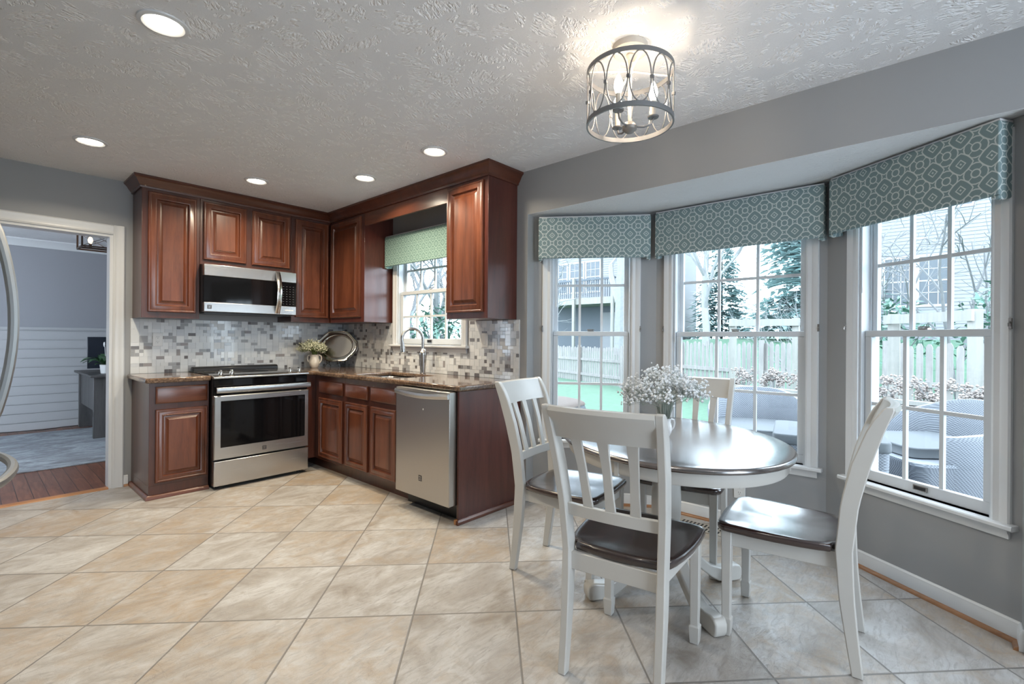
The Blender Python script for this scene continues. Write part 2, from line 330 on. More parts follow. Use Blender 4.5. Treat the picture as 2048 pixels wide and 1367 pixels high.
# ------------------------------------------------------------------ mesh helper
class MB:
    def __init__(s, off=(0, 0, 0)):
        s.v = []; s.f = []; s.m = []; s.o = Vector(off)
    def add(s, vs, fs, mi=0):
        b = len(s.v); s.v += [Vector(p) - s.o for p in vs]
        s.f += [tuple(i + b for i in f) for f in fs]; s.m += [mi] * len(fs); return s
    def box(s, a, b, mi=0):
        x0, y0, z0 = (min(a[i], b[i]) for i in range(3)); x1, y1, z1 = (max(a[i], b[i]) for i in range(3))
        return s.add([(x0, y0, z0), (x1, y0, z0), (x1, y1, z0), (x0, y1, z0), (x0, y0, z1), (x1, y0, z1), (x1, y1, z1), (x0, y1, z1)],
                     [(3, 2, 1, 0), (4, 5, 6, 7), (0, 1, 5, 4), (1, 2, 6, 5), (2, 3, 7, 6), (3, 0, 4, 7)], mi)
    def prism(s, poly, o, u, v, n, depth, mi=0):
        """2-D outline in the (u,v) plane at o, extruded along n"""
        o, u, v, n = Vector(o), Vector(u), Vector(v), Vector(n)
        k = len(poly); P = [o + u * a + v * b for a, b in poly]
        vs = P + [p + n * depth for p in P]
        fs = [tuple(range(k - 1, -1, -1)), tuple(range(k, 2 * k))] + [(i, (i + 1) % k, k + (i + 1) % k, k + i) for i in range(k)]
        return s.add(vs, fs, mi)
    def rings(s, R, cap0=True, cap1=True, mi=0, closed=False):
        """skin a list of vertex rings of equal length"""
        k = len(R[0]); vs = [p for r in R for p in r]; fs = []
        for i in range(len(R) - (0 if closed else 1)):
            a, b = i * k, ((i + 1) % len(R)) * k
            for j in range(k): fs.append((a + j, a + (j + 1) % k, b + (j + 1) % k, b + j))
        if not closed:
            if cap0: fs.append(tuple(range(k - 1, -1, -1)))
            if cap1: fs.append(tuple(range((len(R) - 1) * k, len(R) * k)))
        return s.add(vs, fs, mi)
    def lathe(s, prof, c=(0, 0, 0), n=32, sx=1.0, sy=1.0, rot=0.0, mi=0, closed=False):
        c = Vector(c); R = []
        for r, z in prof:
            ring = []
            for i in range(n):
                a = 2 * PI * i / n; x, y = r * sx * math.cos(a), r * sy * math.sin(a)
                ring.append(c + Vector((x * math.cos(rot) - y * math.sin(rot), x * math.sin(rot) + y * math.cos(rot), z)))
            R.append(ring)
        return s.rings(R, mi=mi, closed=closed)
    def cyl(s, p0, p1, r0, r1=None, n=16, mi=0):
        return s.tube([p0, p1], [r0, r0 if r1 is None else r1], n, mi=mi)
    def tube(s, pts, r, n=8, closed=False, mi=0, flat=1.0):
        pts = [Vector(p) for p in pts]; k = len(pts)
        rs = r if isinstance(r, (list, tuple)) else [r] * k
        R = []; prev = None
        for i in range(k):
            if closed: t = pts[(i + 1) % k] - pts[i - 1]
            else: t = pts[min(i + 1, k - 1)] - pts[max(i - 1, 0)]
            t.normalize()
            if prev is None:
                up = Vector((0, 0, 1)) if abs(t.z) < 0.9 else Vector((1, 0, 0)); a = t.cross(up).normalized()
            else: a = (prev - t * prev.dot(t)).normalized()
            prev = a; b = t.cross(a)
            R.append([pts[i] + (a * math.cos(2 * PI * j / n) + b * math.sin(2 * PI * j / n) * flat) * rs[i] for j in range(n)])
        return s.rings(R, mi=mi, closed=closed)
    def ball(s, c, r, n=8, sq=(1, 1, 1), mi=0):
        c = Vector(c); R = []
        for i in range(1, n):
            t = PI * i / n
            R.append([c + Vector((r * sq[0] * math.sin(t) * math.cos(2 * PI * j / (n + 2)), r * sq[1] * math.sin(t) * math.sin(2 * PI * j / (n + 2)), -r * sq[2] * math.cos(t))) for j in range(n + 2)])
        return s.rings(R, mi=mi)
    def octa(s, c, r, mi=0):
        x, y, z = c
        return s.add([(x + r, y, z), (x - r, y, z), (x, y + r, z), (x, y - r, z), (x, y, z + r), (x, y, z - r)],
                     [(0, 2, 4), (2, 1, 4), (1, 3, 4), (3, 0, 4), (2, 0, 5), (1, 2, 5), (3, 1, 5), (0, 3, 5)], mi)
    def quad(s, a, b, c, d, mi=0): return s.add([a, b, c, d], [(0, 1, 2, 3)], mi)
    def build(s, name, mat, parent=None, loc=None, bevel=0.0, seg=2, angle=35, recalc=True):
        me = bpy.data.meshes.new(name); me.from_pydata([tuple(p) for p in s.v], [], s.f)
        mats = mat if isinstance(mat, (list, tuple)) else [mat]
        for x in mats: me.materials.append(x)
        for p, i in zip(me.polygons, s.m): p.material_index = min(i, len(mats) - 1)
        if recalc:
            bm = bmesh.new(); bm.from_mesh(me); bmesh.ops.recalc_face_normals(bm, faces=bm.faces); bm.to_mesh(me); bm.free()
        for p in me.polygons: p.use_smooth = True
        me.set_sharp_from_angle(angle=math.radians(angle)); me.update()
        o = bpy.data.objects.new(name, me); COL.objects.link(o)
        if parent is not None: o.parent = parent
        elif loc is not None: o.location = loc
        else: o.location = s.o
        if bevel > 0:
            b = o.modifiers.new('bevel', 'BEVEL'); b.width = bevel; b.segments = seg; b.limit_method = 'ANGLE'; b.angle_limit = math.radians(40); b.harden_normals = False
        return o

def tag(o, label=None, cat=None, group=None, kind=None):
    if label: o['label'] = label
    if cat: o['category'] = cat
    if group: o['group'] = group
    if kind: o['kind'] = kind
    return o
def thing(name, label, cat, loc=(0, 0, 0), rot=0.0, group=None):
    o = bpy.data.objects.new(name, None); COL.objects.link(o); o.location = loc; o.rotation_euler = (0, 0, rot); o.empty_display_size = 0.1
    return tag(o, label, cat, group)
def struct(o, label=None, cat=None): return tag(o, label, cat, kind='structure')
def dup(root, loc, rot, label, group=None):
    r = root.copy(); COL.objects.link(r); r.location = loc; r.rotation_euler = (0, 0, rot); tag(r, label, None, group)
    for ch in list(root.children):
        c = ch.copy(); COL.objects.link(c); c.parent = r
        for gch in list(ch.children):
            d = gch.copy(); COL.objects.link(d); d.parent = c
    return r

def wallmesh(p, q, thick, z0, z1, holes, name, mat, label, base=None):
    """wall from p to q (2-D), room side on the right of p->q is -n ; holes = (s0,s1,za,zb)"""
    p = Vector((*p, 0)); q = Vector((*q, 0)); L = (q - p).length; u = (q - p).normalized(); n = Vector((-u.y, u.x, 0))
    ss = sorted({0, L, *[h[0] for h in holes], *[h[1] for h in holes]}); zs = sorted({z0, z1, *[h[2] for h in holes], *[h[3] for h in holes]})
    def solid(i, j):
        if i < 0 or j < 0 or i >= len(ss) - 1 or j >= len(zs) - 1: return False
        sm, zm = (ss[i] + ss[i + 1]) / 2, (zs[j] + zs[j + 1]) / 2
        return not any(h[0] < sm < h[1] and h[2] < zm < h[3] for h in holes)
    mb = MB(p)
    P = lambda s_, t, z: p + u * s_ + n * t + Vector((0, 0, z))
    for i in range(len(ss) - 1):
        for j in range(len(zs) - 1):
            if not solid(i, j): continue
            a, b, c, d = ss[i], ss[i + 1], zs[j], zs[j + 1]
            mb.quad(P(a, 0, c), P(b, 0, c), P(b, 0, d), P(a, 0, d)); mb.quad(P(b, thick, c), P(a, thick, c), P(a, thick, d), P(b, thick, d))
            if not solid(i - 1, j): mb.quad(P(a, thick, c), P(a, 0, c), P(a, 0, d), P(a, thick, d))
            if not solid(i + 1, j): mb.quad(P(b, 0, c), P(b, thick, c), P(b, thick, d), P(b, 0, d))
            if not solid(i, j - 1): mb.quad(P(a, thick, c), P(b, thick, c), P(b, 0, c), P(a, 0, c))
            if not solid(i, j + 1): mb.quad(P(a, 0, d), P(b, 0, d), P(b, thick, d), P(a, thick, d))
    bm = None
    o = mb.build(name, mat, recalc=False)
    return struct(o, label, 'wall')

# ------------------------------------------------------------------ room shell
CZ = 2.483; SZ = 2.157
YB0, YB1 = -2.705, -5.305                      # bay opening along the right wall
BL = ((0.08, YB0), (0.58, -3.46)); BC = ((0.58, -3.46), (0.58, -4.54)); BR = ((0.58, -4.54), (0.075, YB1))
XL, YF = -3.55, -7.4
# wall with the stove: room is on its -y side, thickness towards +y
wallmesh((XL, 0), (0.14, 0), 0.12, 0, CZ, [(XL * -1 - 2.95, -XL - 1.975, 0, 2.04)], 'wall_back', M['wall'], 'grey wall behind the stove with a doorway')
# wall with the sink, header over the bay and the stretch beside the camera; p->q runs -y so n = +x
wallmesh((0, 0), (0, YF), 0.14, 0, CZ, [(1.045, 1.995, 1.165, 2.14), (-YB0, -YB1, 0, SZ)], 'wall_right', M['wall'], 'grey wall with the sink window and the bay header')
wallmesh((XL, YF), (XL, 0), 0.12, 0, CZ, [], 'wall_left', M['wall'], 'grey wall behind the refrigerator')
wallmesh((0.14, YF), (XL, YF), 0.12, 0, CZ, [(1.1, 2.7, 0.0, 2.2)], 'wall_front', M['wall'], 'grey wall behind the camera with an opening added for fill daylight')
# bay: short jambs, three window walls
WZ0, WZ1 = 0.475, 2.05
def bay_wall(name, seg, win, label):
    p, q = seg
    return wallmesh(p, q, 0.14, 0, SZ, [(win[0] + 0.068, win[1] - 0.068, WZ0, WZ1)], name, M['wall'], label)
WL, WC, WR = (0.064, 0.791), (0.062, 1.039), (0.134, 0.883)
bay_wall('wall_bay_left', BL, WL, 'left angled wall of the bay'); bay_wall('wall_bay_center', BC, WC, 'middle wall of the bay'); bay_wall('wall_bay_right', BR, WR, 'right angled wall of the bay')
mb = MB((0, YB0, 0)); mb.box((0.1405, YB0, 0), (0.22, YB0 + 0.10, SZ)); struct(mb.build('wall_bay_jamb_left', M['wall'], bevel=0.012), 'rounded grey jamb at the left end of the bay', 'wall')
mb = MB((0, YB1, 0)); mb.box((0.1405, YB1, 0), (0.22, YB1 - 0.10, SZ)); struct(mb.build('wall_bay_jamb_right', M['wall'], bevel=0.012), 'grey jamb at the right end of the bay', 'wall')
# corner fillers outside so that no light leaks between bay walls
mb = MB(); mb.box((0.60, -3.47, 0), (0.72, -3.30, SZ)); mb.box((0.60, -4.53, 0), (0.72, -4.70, SZ)); struct(mb.build('bay_leak_filler', M['siding']), 'unseen corner fillers that stop light leaks at the bay', 'trim')
# floor: kitchen polygon incl. bay
mb = MB(); fl = [(XL, 0.0), (XL, YF), (0.14, YF), (0.14, YB1), (0.2, YB1 + 0.02), (0.66, -4.55), (0.66, -3.45), (0.2, YB0 - 0.02), (0.14, YB0), (0.14, 0.0)]
mb.prism([(a, b) for a, b in fl], (0, 0, -0.1), (1, 0, 0), (0, 1, 0), (0, 0, 1), 0.1)
struct(mb.build('floor', M['floor']), 'large beige slate-look tiles laid diagonally', 'floor')
mb = MB(); mb.box((XL - 0.12, YF - 0.12, CZ), (0.14, 0.12, CZ + 0.1)); struct(mb.build('ceiling', M['ceiling']), 'white ceiling with a brushed stomp texture', 'ceiling')
mb = MB(); mb.prism([(0.141, YB1 - 0.1), (0.141, YB0 + 0.1), (0.3, YB0 + 0.1), (0.74, -3.40), (0.74, -4.60), (0.3, YB1 - 0.1)], (0, 0, SZ), (1, 0, 0), (0, 1, 0), (0, 0, 1), 0.1)
struct(mb.build('ceiling_bay', M['soffit']), 'lower white ceiling over the bay', 'ceiling')
mb = MB(); mb.box((0.0, YB1, SZ - 0.001), (0.1405, YB0, SZ + 0.0005)); struct(mb.build('ceiling_bay_edge', M['soffit']), 'white underside of the bay header', 'ceiling')

# baseboards with wood shoe moulding
def baseboard(name, p, q, side, label):
    p = Vector((*p, 0)); q = Vector((*q, 0)); u = (q - p).normalized(); n = Vector((-u.y, u.x, 0)) * side; L = (q - p).length
    mb = MB(p); mb.prism([(0, 0.0), (0.014, 0.0), (0.014, 0.066), (0.010, 0.074), (0.010, 0.080), (0.004, 0.088), (0, 0.088)], p, n, (0, 0, 1), u, L)
    o = struct(mb.build(name, M['trim']), label, 'baseboard')
    mb = MB(p); mb.prism([(0.014, 0), (0.030, 0), (0.029, 0.006), (0.024, 0.013), (0.014, 0.017)], p, n, (0, 0, 1), u, L); mb.build('shoe_moulding', M['shoe'], o)
baseboard('baseboard_bay_left', (0.08, YB0), (0.57, -3.445), -1, 'white baseboard under the left bay window')
baseboard('baseboard_bay_center', (0.58, -3.46), (0.58, -4.54), -1, 'white baseboard under the middle bay window')
baseboard('baseboard_bay_right', (0.57, -4.555), (0.075, YB1), -1, 'white baseboard under the right bay window')
baseboard('baseboard_jamb', (0.075, YB1), (0.0, YB1), -1, 'short white baseboard on the right bay jamb')
baseboard('baseboard_right', (0.0, YB1), (0.0, YF), -1, 'white baseboard right of the bay')
baseboard('baseboard_back', (-1.90, 0), (-1.872, 0), -1, 'short white baseboard between doorway and cabinet')
baseboard('baseboard_left', (XL, -2.7), (XL, YF), 1, 'white baseboard on the wall behind the camera side')

# ------------------------------------------------------------------ windows
def window(name, seg, s0, s1, z0, z1, cols, label, catches=True, apron=True, latch=True):
    """double-hung window; local frame: x along the wall, y into the room, z up"""
    p = Vector((*seg[0], 0)); q = Vector((*seg[1], 0)); u = (q - p).normalized()
    rot = math.atan2(-u.y, -u.x)      # local +x = -u so that local +y points into the room
    W = s1 - s0; c = p + u * ((s0 + s1) / 2)
    r = thing(name, label, 'window', (c.x, c.y, z0), rot); struct(r)
    H = z1 - z0; h = W / 2; cw = 0.068; hi = h - cw
    mb = MB()
    prof = [(0, 0), (0, 0.012), (0.010, 0.017), (0.030, 0.014), (0.040, 0.019), (0.062, 0.020), (cw, 0.013), (cw, 0)]
    for sx in (-1, 1): mb.prism([(sx * (hi + a), b) for a, b in prof], (0, 0, 0), (1, 0, 0), (0, 1, 0), (0, 0, 1), H + cw)
    mb.prism([(a, b) for a, b in prof], (-hi, 0, H), (0, 0, 1), (0, 1, 0), (1, 0, 0), 2 * hi)
    mb.build('casing', M['trim'], r)
    mb = MB(); mb.prism([(-0.03, -0.022), (0.042, -0.022), (0.047, -0.017), (0.047, -0.005), (0.042, 0), (-0.03, 0)], (-h - 0.022, 0, 0), (0, 1, 0), (0, 0, 1), (1, 0, 0), W + 0.044)
    mb.build('stool', M['trim'], r)
    mb = MB(); mb.prism([(0.001, -0.022), (0.026, -0.022), (0.022, -0.036), (0.014, -0.048), (0.012, -0.064), (0.001, -0.064)], (-h + 0.005, 0, 0), (0, 1, 0), (0, 0, 1), (1, 0, 0), W - 0.01)
    mb.build('apron', M['trim'], r)
    mb = MB()
    for sx in (-1, 1):
        mb.box((sx * (hi - 0.001), 0.0, 0), (sx * (hi - 0.012), -0.13, H)); mb.box((sx * (hi - 0.012), -0.058, 0), (sx * (hi - 0.020), -0.066, H))
    mb.box((-hi + 0.012, -0.13, 0.0), (hi - 0.012, -0.058, 0.012)); mb.box((-hi + 0.012, -0.13, H - 0.015), (hi - 0.012, 0, H - 0.001))
    mb.build('jamb_liner', M['vinyl'], r)
    zm = 1.268 - z0 if z0 < 1 else 1.655 - z0
    def sash(nm, y0, y1, za, zb, rb, rt, st):
        a = hi - 0.014; mb = MB()
        mb.box((-a, y0, za), (a, y1, za + rb)); mb.box((-a, y0, zb - rt), (a, y1, zb))
        for sx in (-1, 1): mb.box((sx * a, y0, za + rb), (sx * (a - st), y1, zb - rt))
        sh = mb.build(nm, M['vinyl'], r, bevel=0.003)
        g0, g1 = za + rb, zb - rt; gx = a - st; ym = (y0 + y1) / 2
        mb = MB()
        for k in range(1, cols): x = -gx + 2 * gx * k / cols; mb.box((x - 0.009, ym - 0.009, g0), (x + 0.009, ym + 0.009, g1))
        zc = (g0 + g1) / 2; mb.box((-gx, ym - 0.008, zc - 0.009), (gx, ym + 0.008, zc + 0.009))
        mb.build('muntins', M['vinyl'], sh)
        mb = MB(); mb.box((-gx - 0.004, ym - 0.002, g0 - 0.004), (gx + 0.004, ym + 0.002, g1 + 0.004)); mb.build('pane', M['glass'], sh)
        return sh
    lo = sash('lower_sash', -0.024, -0.056, 0.0015, zm + 0.018, 0.055, 0.034, 0.036)
    sash('upper_sash', -0.068, -0.098, zm - 0.016, H - 0.015, 0.034, 0.045, 0.032)
    mb = MB(); mb.box((-0.022, -0.055, zm + 0.0185), (0.022, -0.030, zm + 0.026)); mb.tube([(-0.026, -0.04, zm + 0.030), (0.0, -0.03, zm + 0.032), (0.026, -0.036, zm + 0.030)], 0.004, 6)
    tag(mb.build('sash_lock', M['nickel'], r), 'small grey sash lock')
    mb = MB(); mb.box((-0.032, -0.023, 0.022), (0.032, -0.017, 0.046)); mb.box((-0.027, -0.017, 0.026), (0.027, -0.0165, 0.042), 1)
    tag(mb.build('sash_lift', [M['nickel'], M['black']], r), 'small grey recessed sash lift')
    if catches:
        for sx in (-1, 1):
            mb = MB(); zc = 1.305 - z0; mb.box((sx * (h - 0.006), 0.014, zc - 0.022), (sx * (h + 0.004), 0.021, zc + 0.022)); mb.tube([(sx * (h - 0.001), 0.021, zc + 0.008), (sx * (h - 0.001), 0.03, zc), (sx * (h - 0.001), 0.03, zc - 0.012)], 0.003, 6)
            tag(mb.build('tieback_hook', M['nickel'], r), 'small grey hook')
    return r
window('window_1', BL, *WL, WZ0, WZ1, 3, 'left angled bay window with white grid')
window('window_2', BC, *WC, WZ0, WZ1, 3, 'middle bay window behind the table')
window('window_3', BR, *WR, WZ0, WZ1, 3, 'right angled bay window beside the turned chair')
window('window_4', ((0, 0), (0, -3)), 0.985, 2.055, 1.165, 2.14, 4, 'window over the kitchen sink', catches=False)
# unseen opening behind the camera, added to let in fill daylight
r = thing('fill_window', 'unseen framed opening behind the camera, added for fill daylight', 'window', (-1.71, YF, 0)); struct(r)
mb = MB((-1.71, YF, 0))
for x in (-2.56, -1.785, -1.01): mb.box((x - 0.0, YF - 0.09, 0), (x + 0.05, YF - 0.03, 2.2))
mb.box((-2.56, YF - 0.09, 2.15), (-0.96, YF - 0.03, 2.2)); mb.box((-2.56, YF - 0.09, 0), (-0.96, YF - 0.03, 0.06)); mb.build('frame', M['vinyl'], r)
# ------------------------------------------------------------------ doorway casing, threshold
r = thing('door_1', 'white cased doorway to the dining room', 'doorway', (-1.975, 0, 0)); struct(r)
prof = [(0, 0), (0, 0.012), (0.012, 0.018), (0.030, 0.015), (0.042, 0.020), (0.066, 0.022), (0.075, 0.014), (0.075, 0)]
mb = MB((-1.975, 0, 0)); mb.prism([(a, -b) for a, b in prof], (-1.975, 0, 0), (1, 0, 0), (0, 1, 0), (0, 0, 1), 2.115)
mb.prism([(-a, -b) for a, b in prof], (-2.95, 0, 0), (1, 0, 0), (0, 1, 0), (0, 0, 1), 2.115)
mb.prism([(a, -b) for a, b in prof], (-2.95, 0, 2.04), (0, 0, 1), (0, 1, 0), (1, 0, 0), 0.975); mb.build('casing', M['trim'], r)
mb = MB((-1.975, 0, 0)); mb.box((-1.9745, -0.002, 0), (-1.995, 0.122, 2.039)); mb.box((-2.9495, -0.002, 0), (-2.93, 0.122, 2.039)); mb.box((-2.93, -0.002, 2.0395), (-1.995, 0.122, 2.02)); mb.build('jamb', M['trim'], r)
mb = MB((-2.95, 0, 0)); mb.prism([(0, 0), (-0.022, 0), (-0.018, 0.007), (-0.006, 0.012), (0.03, 0.012), (0.03, 0)], (-2.93, 0, 0), (0, 1, 0), (0, 0, 1), (1, 0, 0), 0.935)
struct(mb.build('trim_threshold', M['oakx']), 'honey oak strip where tile meets wood floor', 'trim')

# ------------------------------------------------------------------ dining room beyond the doorway
DY, DX0, DX1, DZ = 3.85, -5.2, 0.0, 2.46
mb = MB(); mb.box((DX0, 0.0, -0.1), (DX1, DY, 0.005)); struct(mb.build('floor_dining', M['plank']), 'reddish oak board floor beyond the doorway', 'floor')
mb = MB((0, DY, 0)); mb.box((DX0, DY, 0), (DX1, DY + 0.1, DZ)); struct(mb.build('wall_dining_back', M['wall_dining']), 'blue grey far wall of the dining room', 'wall')
wallmesh((DX0, 0.12), (DX0, DY), 0.1, 0, DZ, [(1.2, 2.5, 0.85, 2.05)], 'wall_dining_left', M['wall_dining'], 'blue grey left wall of the dining room with a wide window')
mb = MB((DX1, 0, 0)); mb.box((DX1, 0.12, 0), (DX1 + 0.1, DY, DZ)); struct(mb.build('wall_dining_right', M['wall_dining']), 'blue grey right wall of the dining room', 'wall')
mb = MB(); mb.box((DX0, 0.12, DZ), (DX1, DY, DZ + 0.1)); struct(mb.build('ceiling_dining', M['ceiling']), 'textured ceiling of the dining room', 'ceiling')
mb = MB((0, DY, 0)); z = 0.10
while z < 1.29:
    z2 = min(z + 0.118, 1.30); mb.box((DX0, DY - 0.022, z + 0.009), (DX1, DY, z2)); z += 0.118
mb.box((DX0, DY - 0.004, 0.0), (DX1, DY, 1.30)); mb.box((DX0, DY - 0.026, 0.0), (DX1, DY, 0.10)); mb.box((DX0, DY - 0.035, 1.30), (DX1, DY, 1.33))
struct(mb.build('trim_shiplap', M['shiplap']), 'white shiplap boards on the lower far wall', 'trim')
mb = MB((0, DY, 0)); mb.prism([(0, 0), (-0.02, 0), (-0.03, 0.02), (-0.075, 0.07), (-0.09, 0.08), (-0.09, 0.095), (0, 0.095)], (DX0, DY, DZ - 0.095), (0, 1, 0), (0, 0, 1), (1, 0, 0), DX1 - DX0)
struct(mb.build('trim_crown_dining', M['trim']), 'white crown moulding in the dining room', 'trim')
mb = MB((-2.6, 2.2, 0.005)); mb.box((-4.2, 1.09, 0.005), (-1.0, 3.45, 0.016)); tag(mb.build('area_rug', M['rug'], bevel=0.004), 'marbled blue grey area rug on the dining room floor', 'rug')
r = thing('desk', 'dark grey wood desk beyond the doorway', 'desk', (-1.35, 3.05, 0.016)); o3 = (-1.35, 3.05, 0.016)
mb = MB(o3); mb.box((-1.80, 2.42, 0.735), (-0.95, 3.72, 0.762)); mb.build('desktop', M['greywood'], r, bevel=0.004)
for (ya, yb) in ((2.47, 2.53), (3.58, 3.64)):
    mb = MB(o3); mb.box((-1.765, ya, 0.017), (-1.0, yb, 0.735)); mb.build('leg_panel', M['greywood'], r, bevel=0.003)
mb = MB(o3); mb.box((-1.745, 2.53, 0.33), (-1.725, 3.58, 0.735)); mb.build('modesty_panel', M['greywood'], r)
mb = MB(o3); mb.cyl((-1.766, 2.5, 0.32), (-1.764, 2.5, 0.32), 0.012, n=10); mb.box((-1.768, 2.49, 0.27), (-1.7645, 2.51, 0.33)); mb.build('pull', M['iron'], r)
r = thing('monitor', 'black computer monitor on the dining room desk', 'monitor', (-1.42, 3.3, 0.762)); o3 = (-1.42, 3.3, 0.762)
mb = MB(o3); mb.box((-1.72, 3.30, 0.80), (-1.16, 3.325, 1.21)); mb.build('screen', M['screen'], r, bevel=0.004)
mb = MB(o3); mb.box((-1.46, 3.325, 0.765), (-1.40, 3.345, 0.95)); mb.box((-1.54, 3.27, 0.763), (-1.32, 3.43, 0.772)); mb.build('stand', M['black'], r, bevel=0.002)
r = thing('potted_plant', 'leafy green plant in a white pot on the desk', 'plant', (-1.62, 2.72, 0.762)); o3 = (-1.62, 2.72, 0.762)
mb = MB(o3); mb.lathe([(0.045, 0.0), (0.05, 0.005), (0.06, 0.11), (0.055, 0.11), (0.048, 0.095)], (-1.62, 2.72, 0.763), 20); mb.build('pot', M['porcelain_w'], r)
rl = random.Random(3)
for k in range(13):
    a = rl.uniform(0, 2 * PI); l = rl.uniform(0.16, 0.30); h = rl.uniform(0.05, 0.20); wd = rl.uniform(0.025, 0.042)
    d = Vector((math.cos(a), math.sin(a), 0)); s_ = Vector((-d.y, d.x, 0)); b0 = Vector((-1.62, 2.72, 0.86)); mb = MB(o3); R = []
    for i in range(7):
        t = i / 6; c = b0 + d * l * t + Vector((0, 0, h * 2.4 * t - h * 2.0 * t * t)); ww = wd * math.sin(PI * min(1, 0.12 + t * 0.88)) + 0.002
        R.append([c - s_ * ww, c - Vector((0, 0, 0.006)), c + s_ * ww, c + Vector((0, 0, 0.001))])
    mb.rings(R); mb.build('leaf', M['leaf'], r)
mb = MB(o3); mb.tube([(-1.62, 2.72, 0.86), (-1.63, 2.70, 1.02), (-1.635, 2.69, 1.10)], 0.004, 6); mb.ball((-1.64, 2.69, 1.12), 0.022, 6, (0.5, 1, 1.5)); tag(mb.build('flower', M['porcelain_w'], r), 'white spathe flower')
# boxy chandelier
cx, cy, zb, zt = -1.59, 2.25, 2.215, 2.40
r = thing('chandelier', 'dark box-frame chandelier with amber bulbs beyond the doorway', 'chandelier', (cx, cy, zb)); o3 = (cx, cy, zb); mb = MB(o3)
X0, X1, Y0, Y1, t = cx - 0.33, cx + 0.33, cy - 0.17, cy + 0.17, 0.008
for z in (zb, zt):
    for y in (Y0, Y1): mb.box((X0, y - t, z - t), (X1, y + t, z + t))
    for x in (X0, X1): mb.box((x - t, Y0, z - t), (x + t, Y1, z + t))
for x in (X0, X1, cx):
    for y in (Y0, Y1): mb.box((x - t, y - t, zb), (x + t, y + t, zt))
mb.build('frame', M['darkbronze'], r)
for y in (Y0, Y1):
    for xa, xb in ((X0, cx), (cx, X1)):
        for za, zc in ((zb, zt), (zt, zb)): mb = MB(o3); mb.cyl((xa, y, za), (xb, y, zc), 0.004, n=6); mb.build('cross_rod', M['nickel'], r)
mb = MB(o3); mb.cyl((cx, cy, zt), (cx, cy, DZ), 0.012, n=10); mb.box((X0, cy - 0.012, zb - 0.008), (X1, cy + 0.012, zb + 0.01)); mb.build('stem', M['darkbronze'], r)
for x in (-0.24, 0.0, 0.24):
    mb = MB(o3); mb.cyl((cx + x, cy, zb + 0.01), (cx + x, cy, zb + 0.05), 0.014, n=10); mb.build('socket', M['darkbronze'], r)
    mb = MB(o3); mb.ball((cx + x, cy, zb + 0.090), 0.021, 8, (1, 1, 1.8)); tag(mb.build('bulb', M['edison'], r), 'glowing amber bulb')
mb = MB((-2.2, 3.78, 0.005)); mb.tube([(-2.9, 3.76, 0.022), (-2.5, 3.72, 0.022), (-2.1, 3.60, 0.024), (-1.9, 3.70, 0.022), (-1.70, 3.72, 0.022)], 0.005, 6); tag(mb.build('power_cord', M['black']), 'black power cord lying along the shiplap wall', 'cord')

# ------------------------------------------------------------------ backsplash mosaic (pattern lives in one mesh)
def mosaic(name, p, u, n, segs, label):
    """segs: (s0,s1,z0,z1) rectangles along wall direction u"""
    C_ = 0.02862; p = Vector(p); u = Vector(u); n = Vector(n); rr = random.Random(len(name) * 17 + int(segs[0][1] * 100)); mb = MB(p)
    for (s0, s1, z0, z1) in segs:
        mb.box(p + u * s0 + Vector((0, 0, z0)) + n * 0.0005, p + u * s1 + Vector((0, 0, z1)) + n * 0.006, 7)
    S1 = max(s[1] for s in segs); NX = int(math.ceil(S1 / C_)); NZ = 16; used = [[False] * NZ for _ in range(NX)]
    def inside(s, z): return any(a <= s <= b and c <= z <= d for a, b, c, d in segs)
    for i in range(NX):
        for j in range(NZ):
            if used[i][j]: continue
            opts = rr.choices([(1, 1), (2, 1), (1, 2), (2, 2)], [24, 26, 20, 30])[0]
            for wx, hz in (opts, (2, 1), (1, 1)):
                if i + wx <= NX and j + hz <= NZ and not any(used[i + a][j + b] for a in range(wx) for b in range(hz)): break
            else: wx = hz = 1
            for a in range(wx):
                for b in range(hz): used[i + a][j + b] = True
            big = wx * hz
            mi = rr.choices(range(7), {4: [46, 24, 28, 2, 0, 0, 0], 2: [30, 26, 18, 14, 7, 2, 6], 1: [18, 18, 12, 18, 14, 11, 9]}[big])[0]
            e = 0.0011; a0, a1, c0, c1 = i * C_ + e, (i + wx) * C_ - e, 0.914 + j * C_ + e, 0.914 + (j + hz) * C_ - e
            # clip to the tiled rectangles
            for (s0, s1, z0, z1) in segs:
                x0, x1, y0, y1 = max(a0, s0), min(a1, s1), max(c0, z0), min(c1, z1)
                if x1 - x0 < 0.003 or y1 - y0 < 0.003: continue
                A = p + u * x0 + Vector((0, 0, y0)) + n * 0.006; B = p + u * x1 + Vector((0, 0, y1)) + n * (0.0085 + rr.uniform(0, 0.001))
                mb.box(A, B, mi)
    o = mb.build(name, TILES); return struct(o, label, 'backsplash')
mosaic('trim_backsplash_back', (-1.861, 0, 0), (1, 0, 0), (0, -1, 0), [(0, 1.861, 0.914, 1.372)], 'grey and white mosaic tile behind the stove')
mosaic('trim_backsplash_right', (0, 0, 0), (0, -1, 0), (-1, 0, 0), [(0, 0.960, 0.914, 1.372), (0.960, 2.08, 0.914, 1.100), (2.08, 2.636, 0.914, 1.372)], 'grey and white mosaic tile behind the sink')

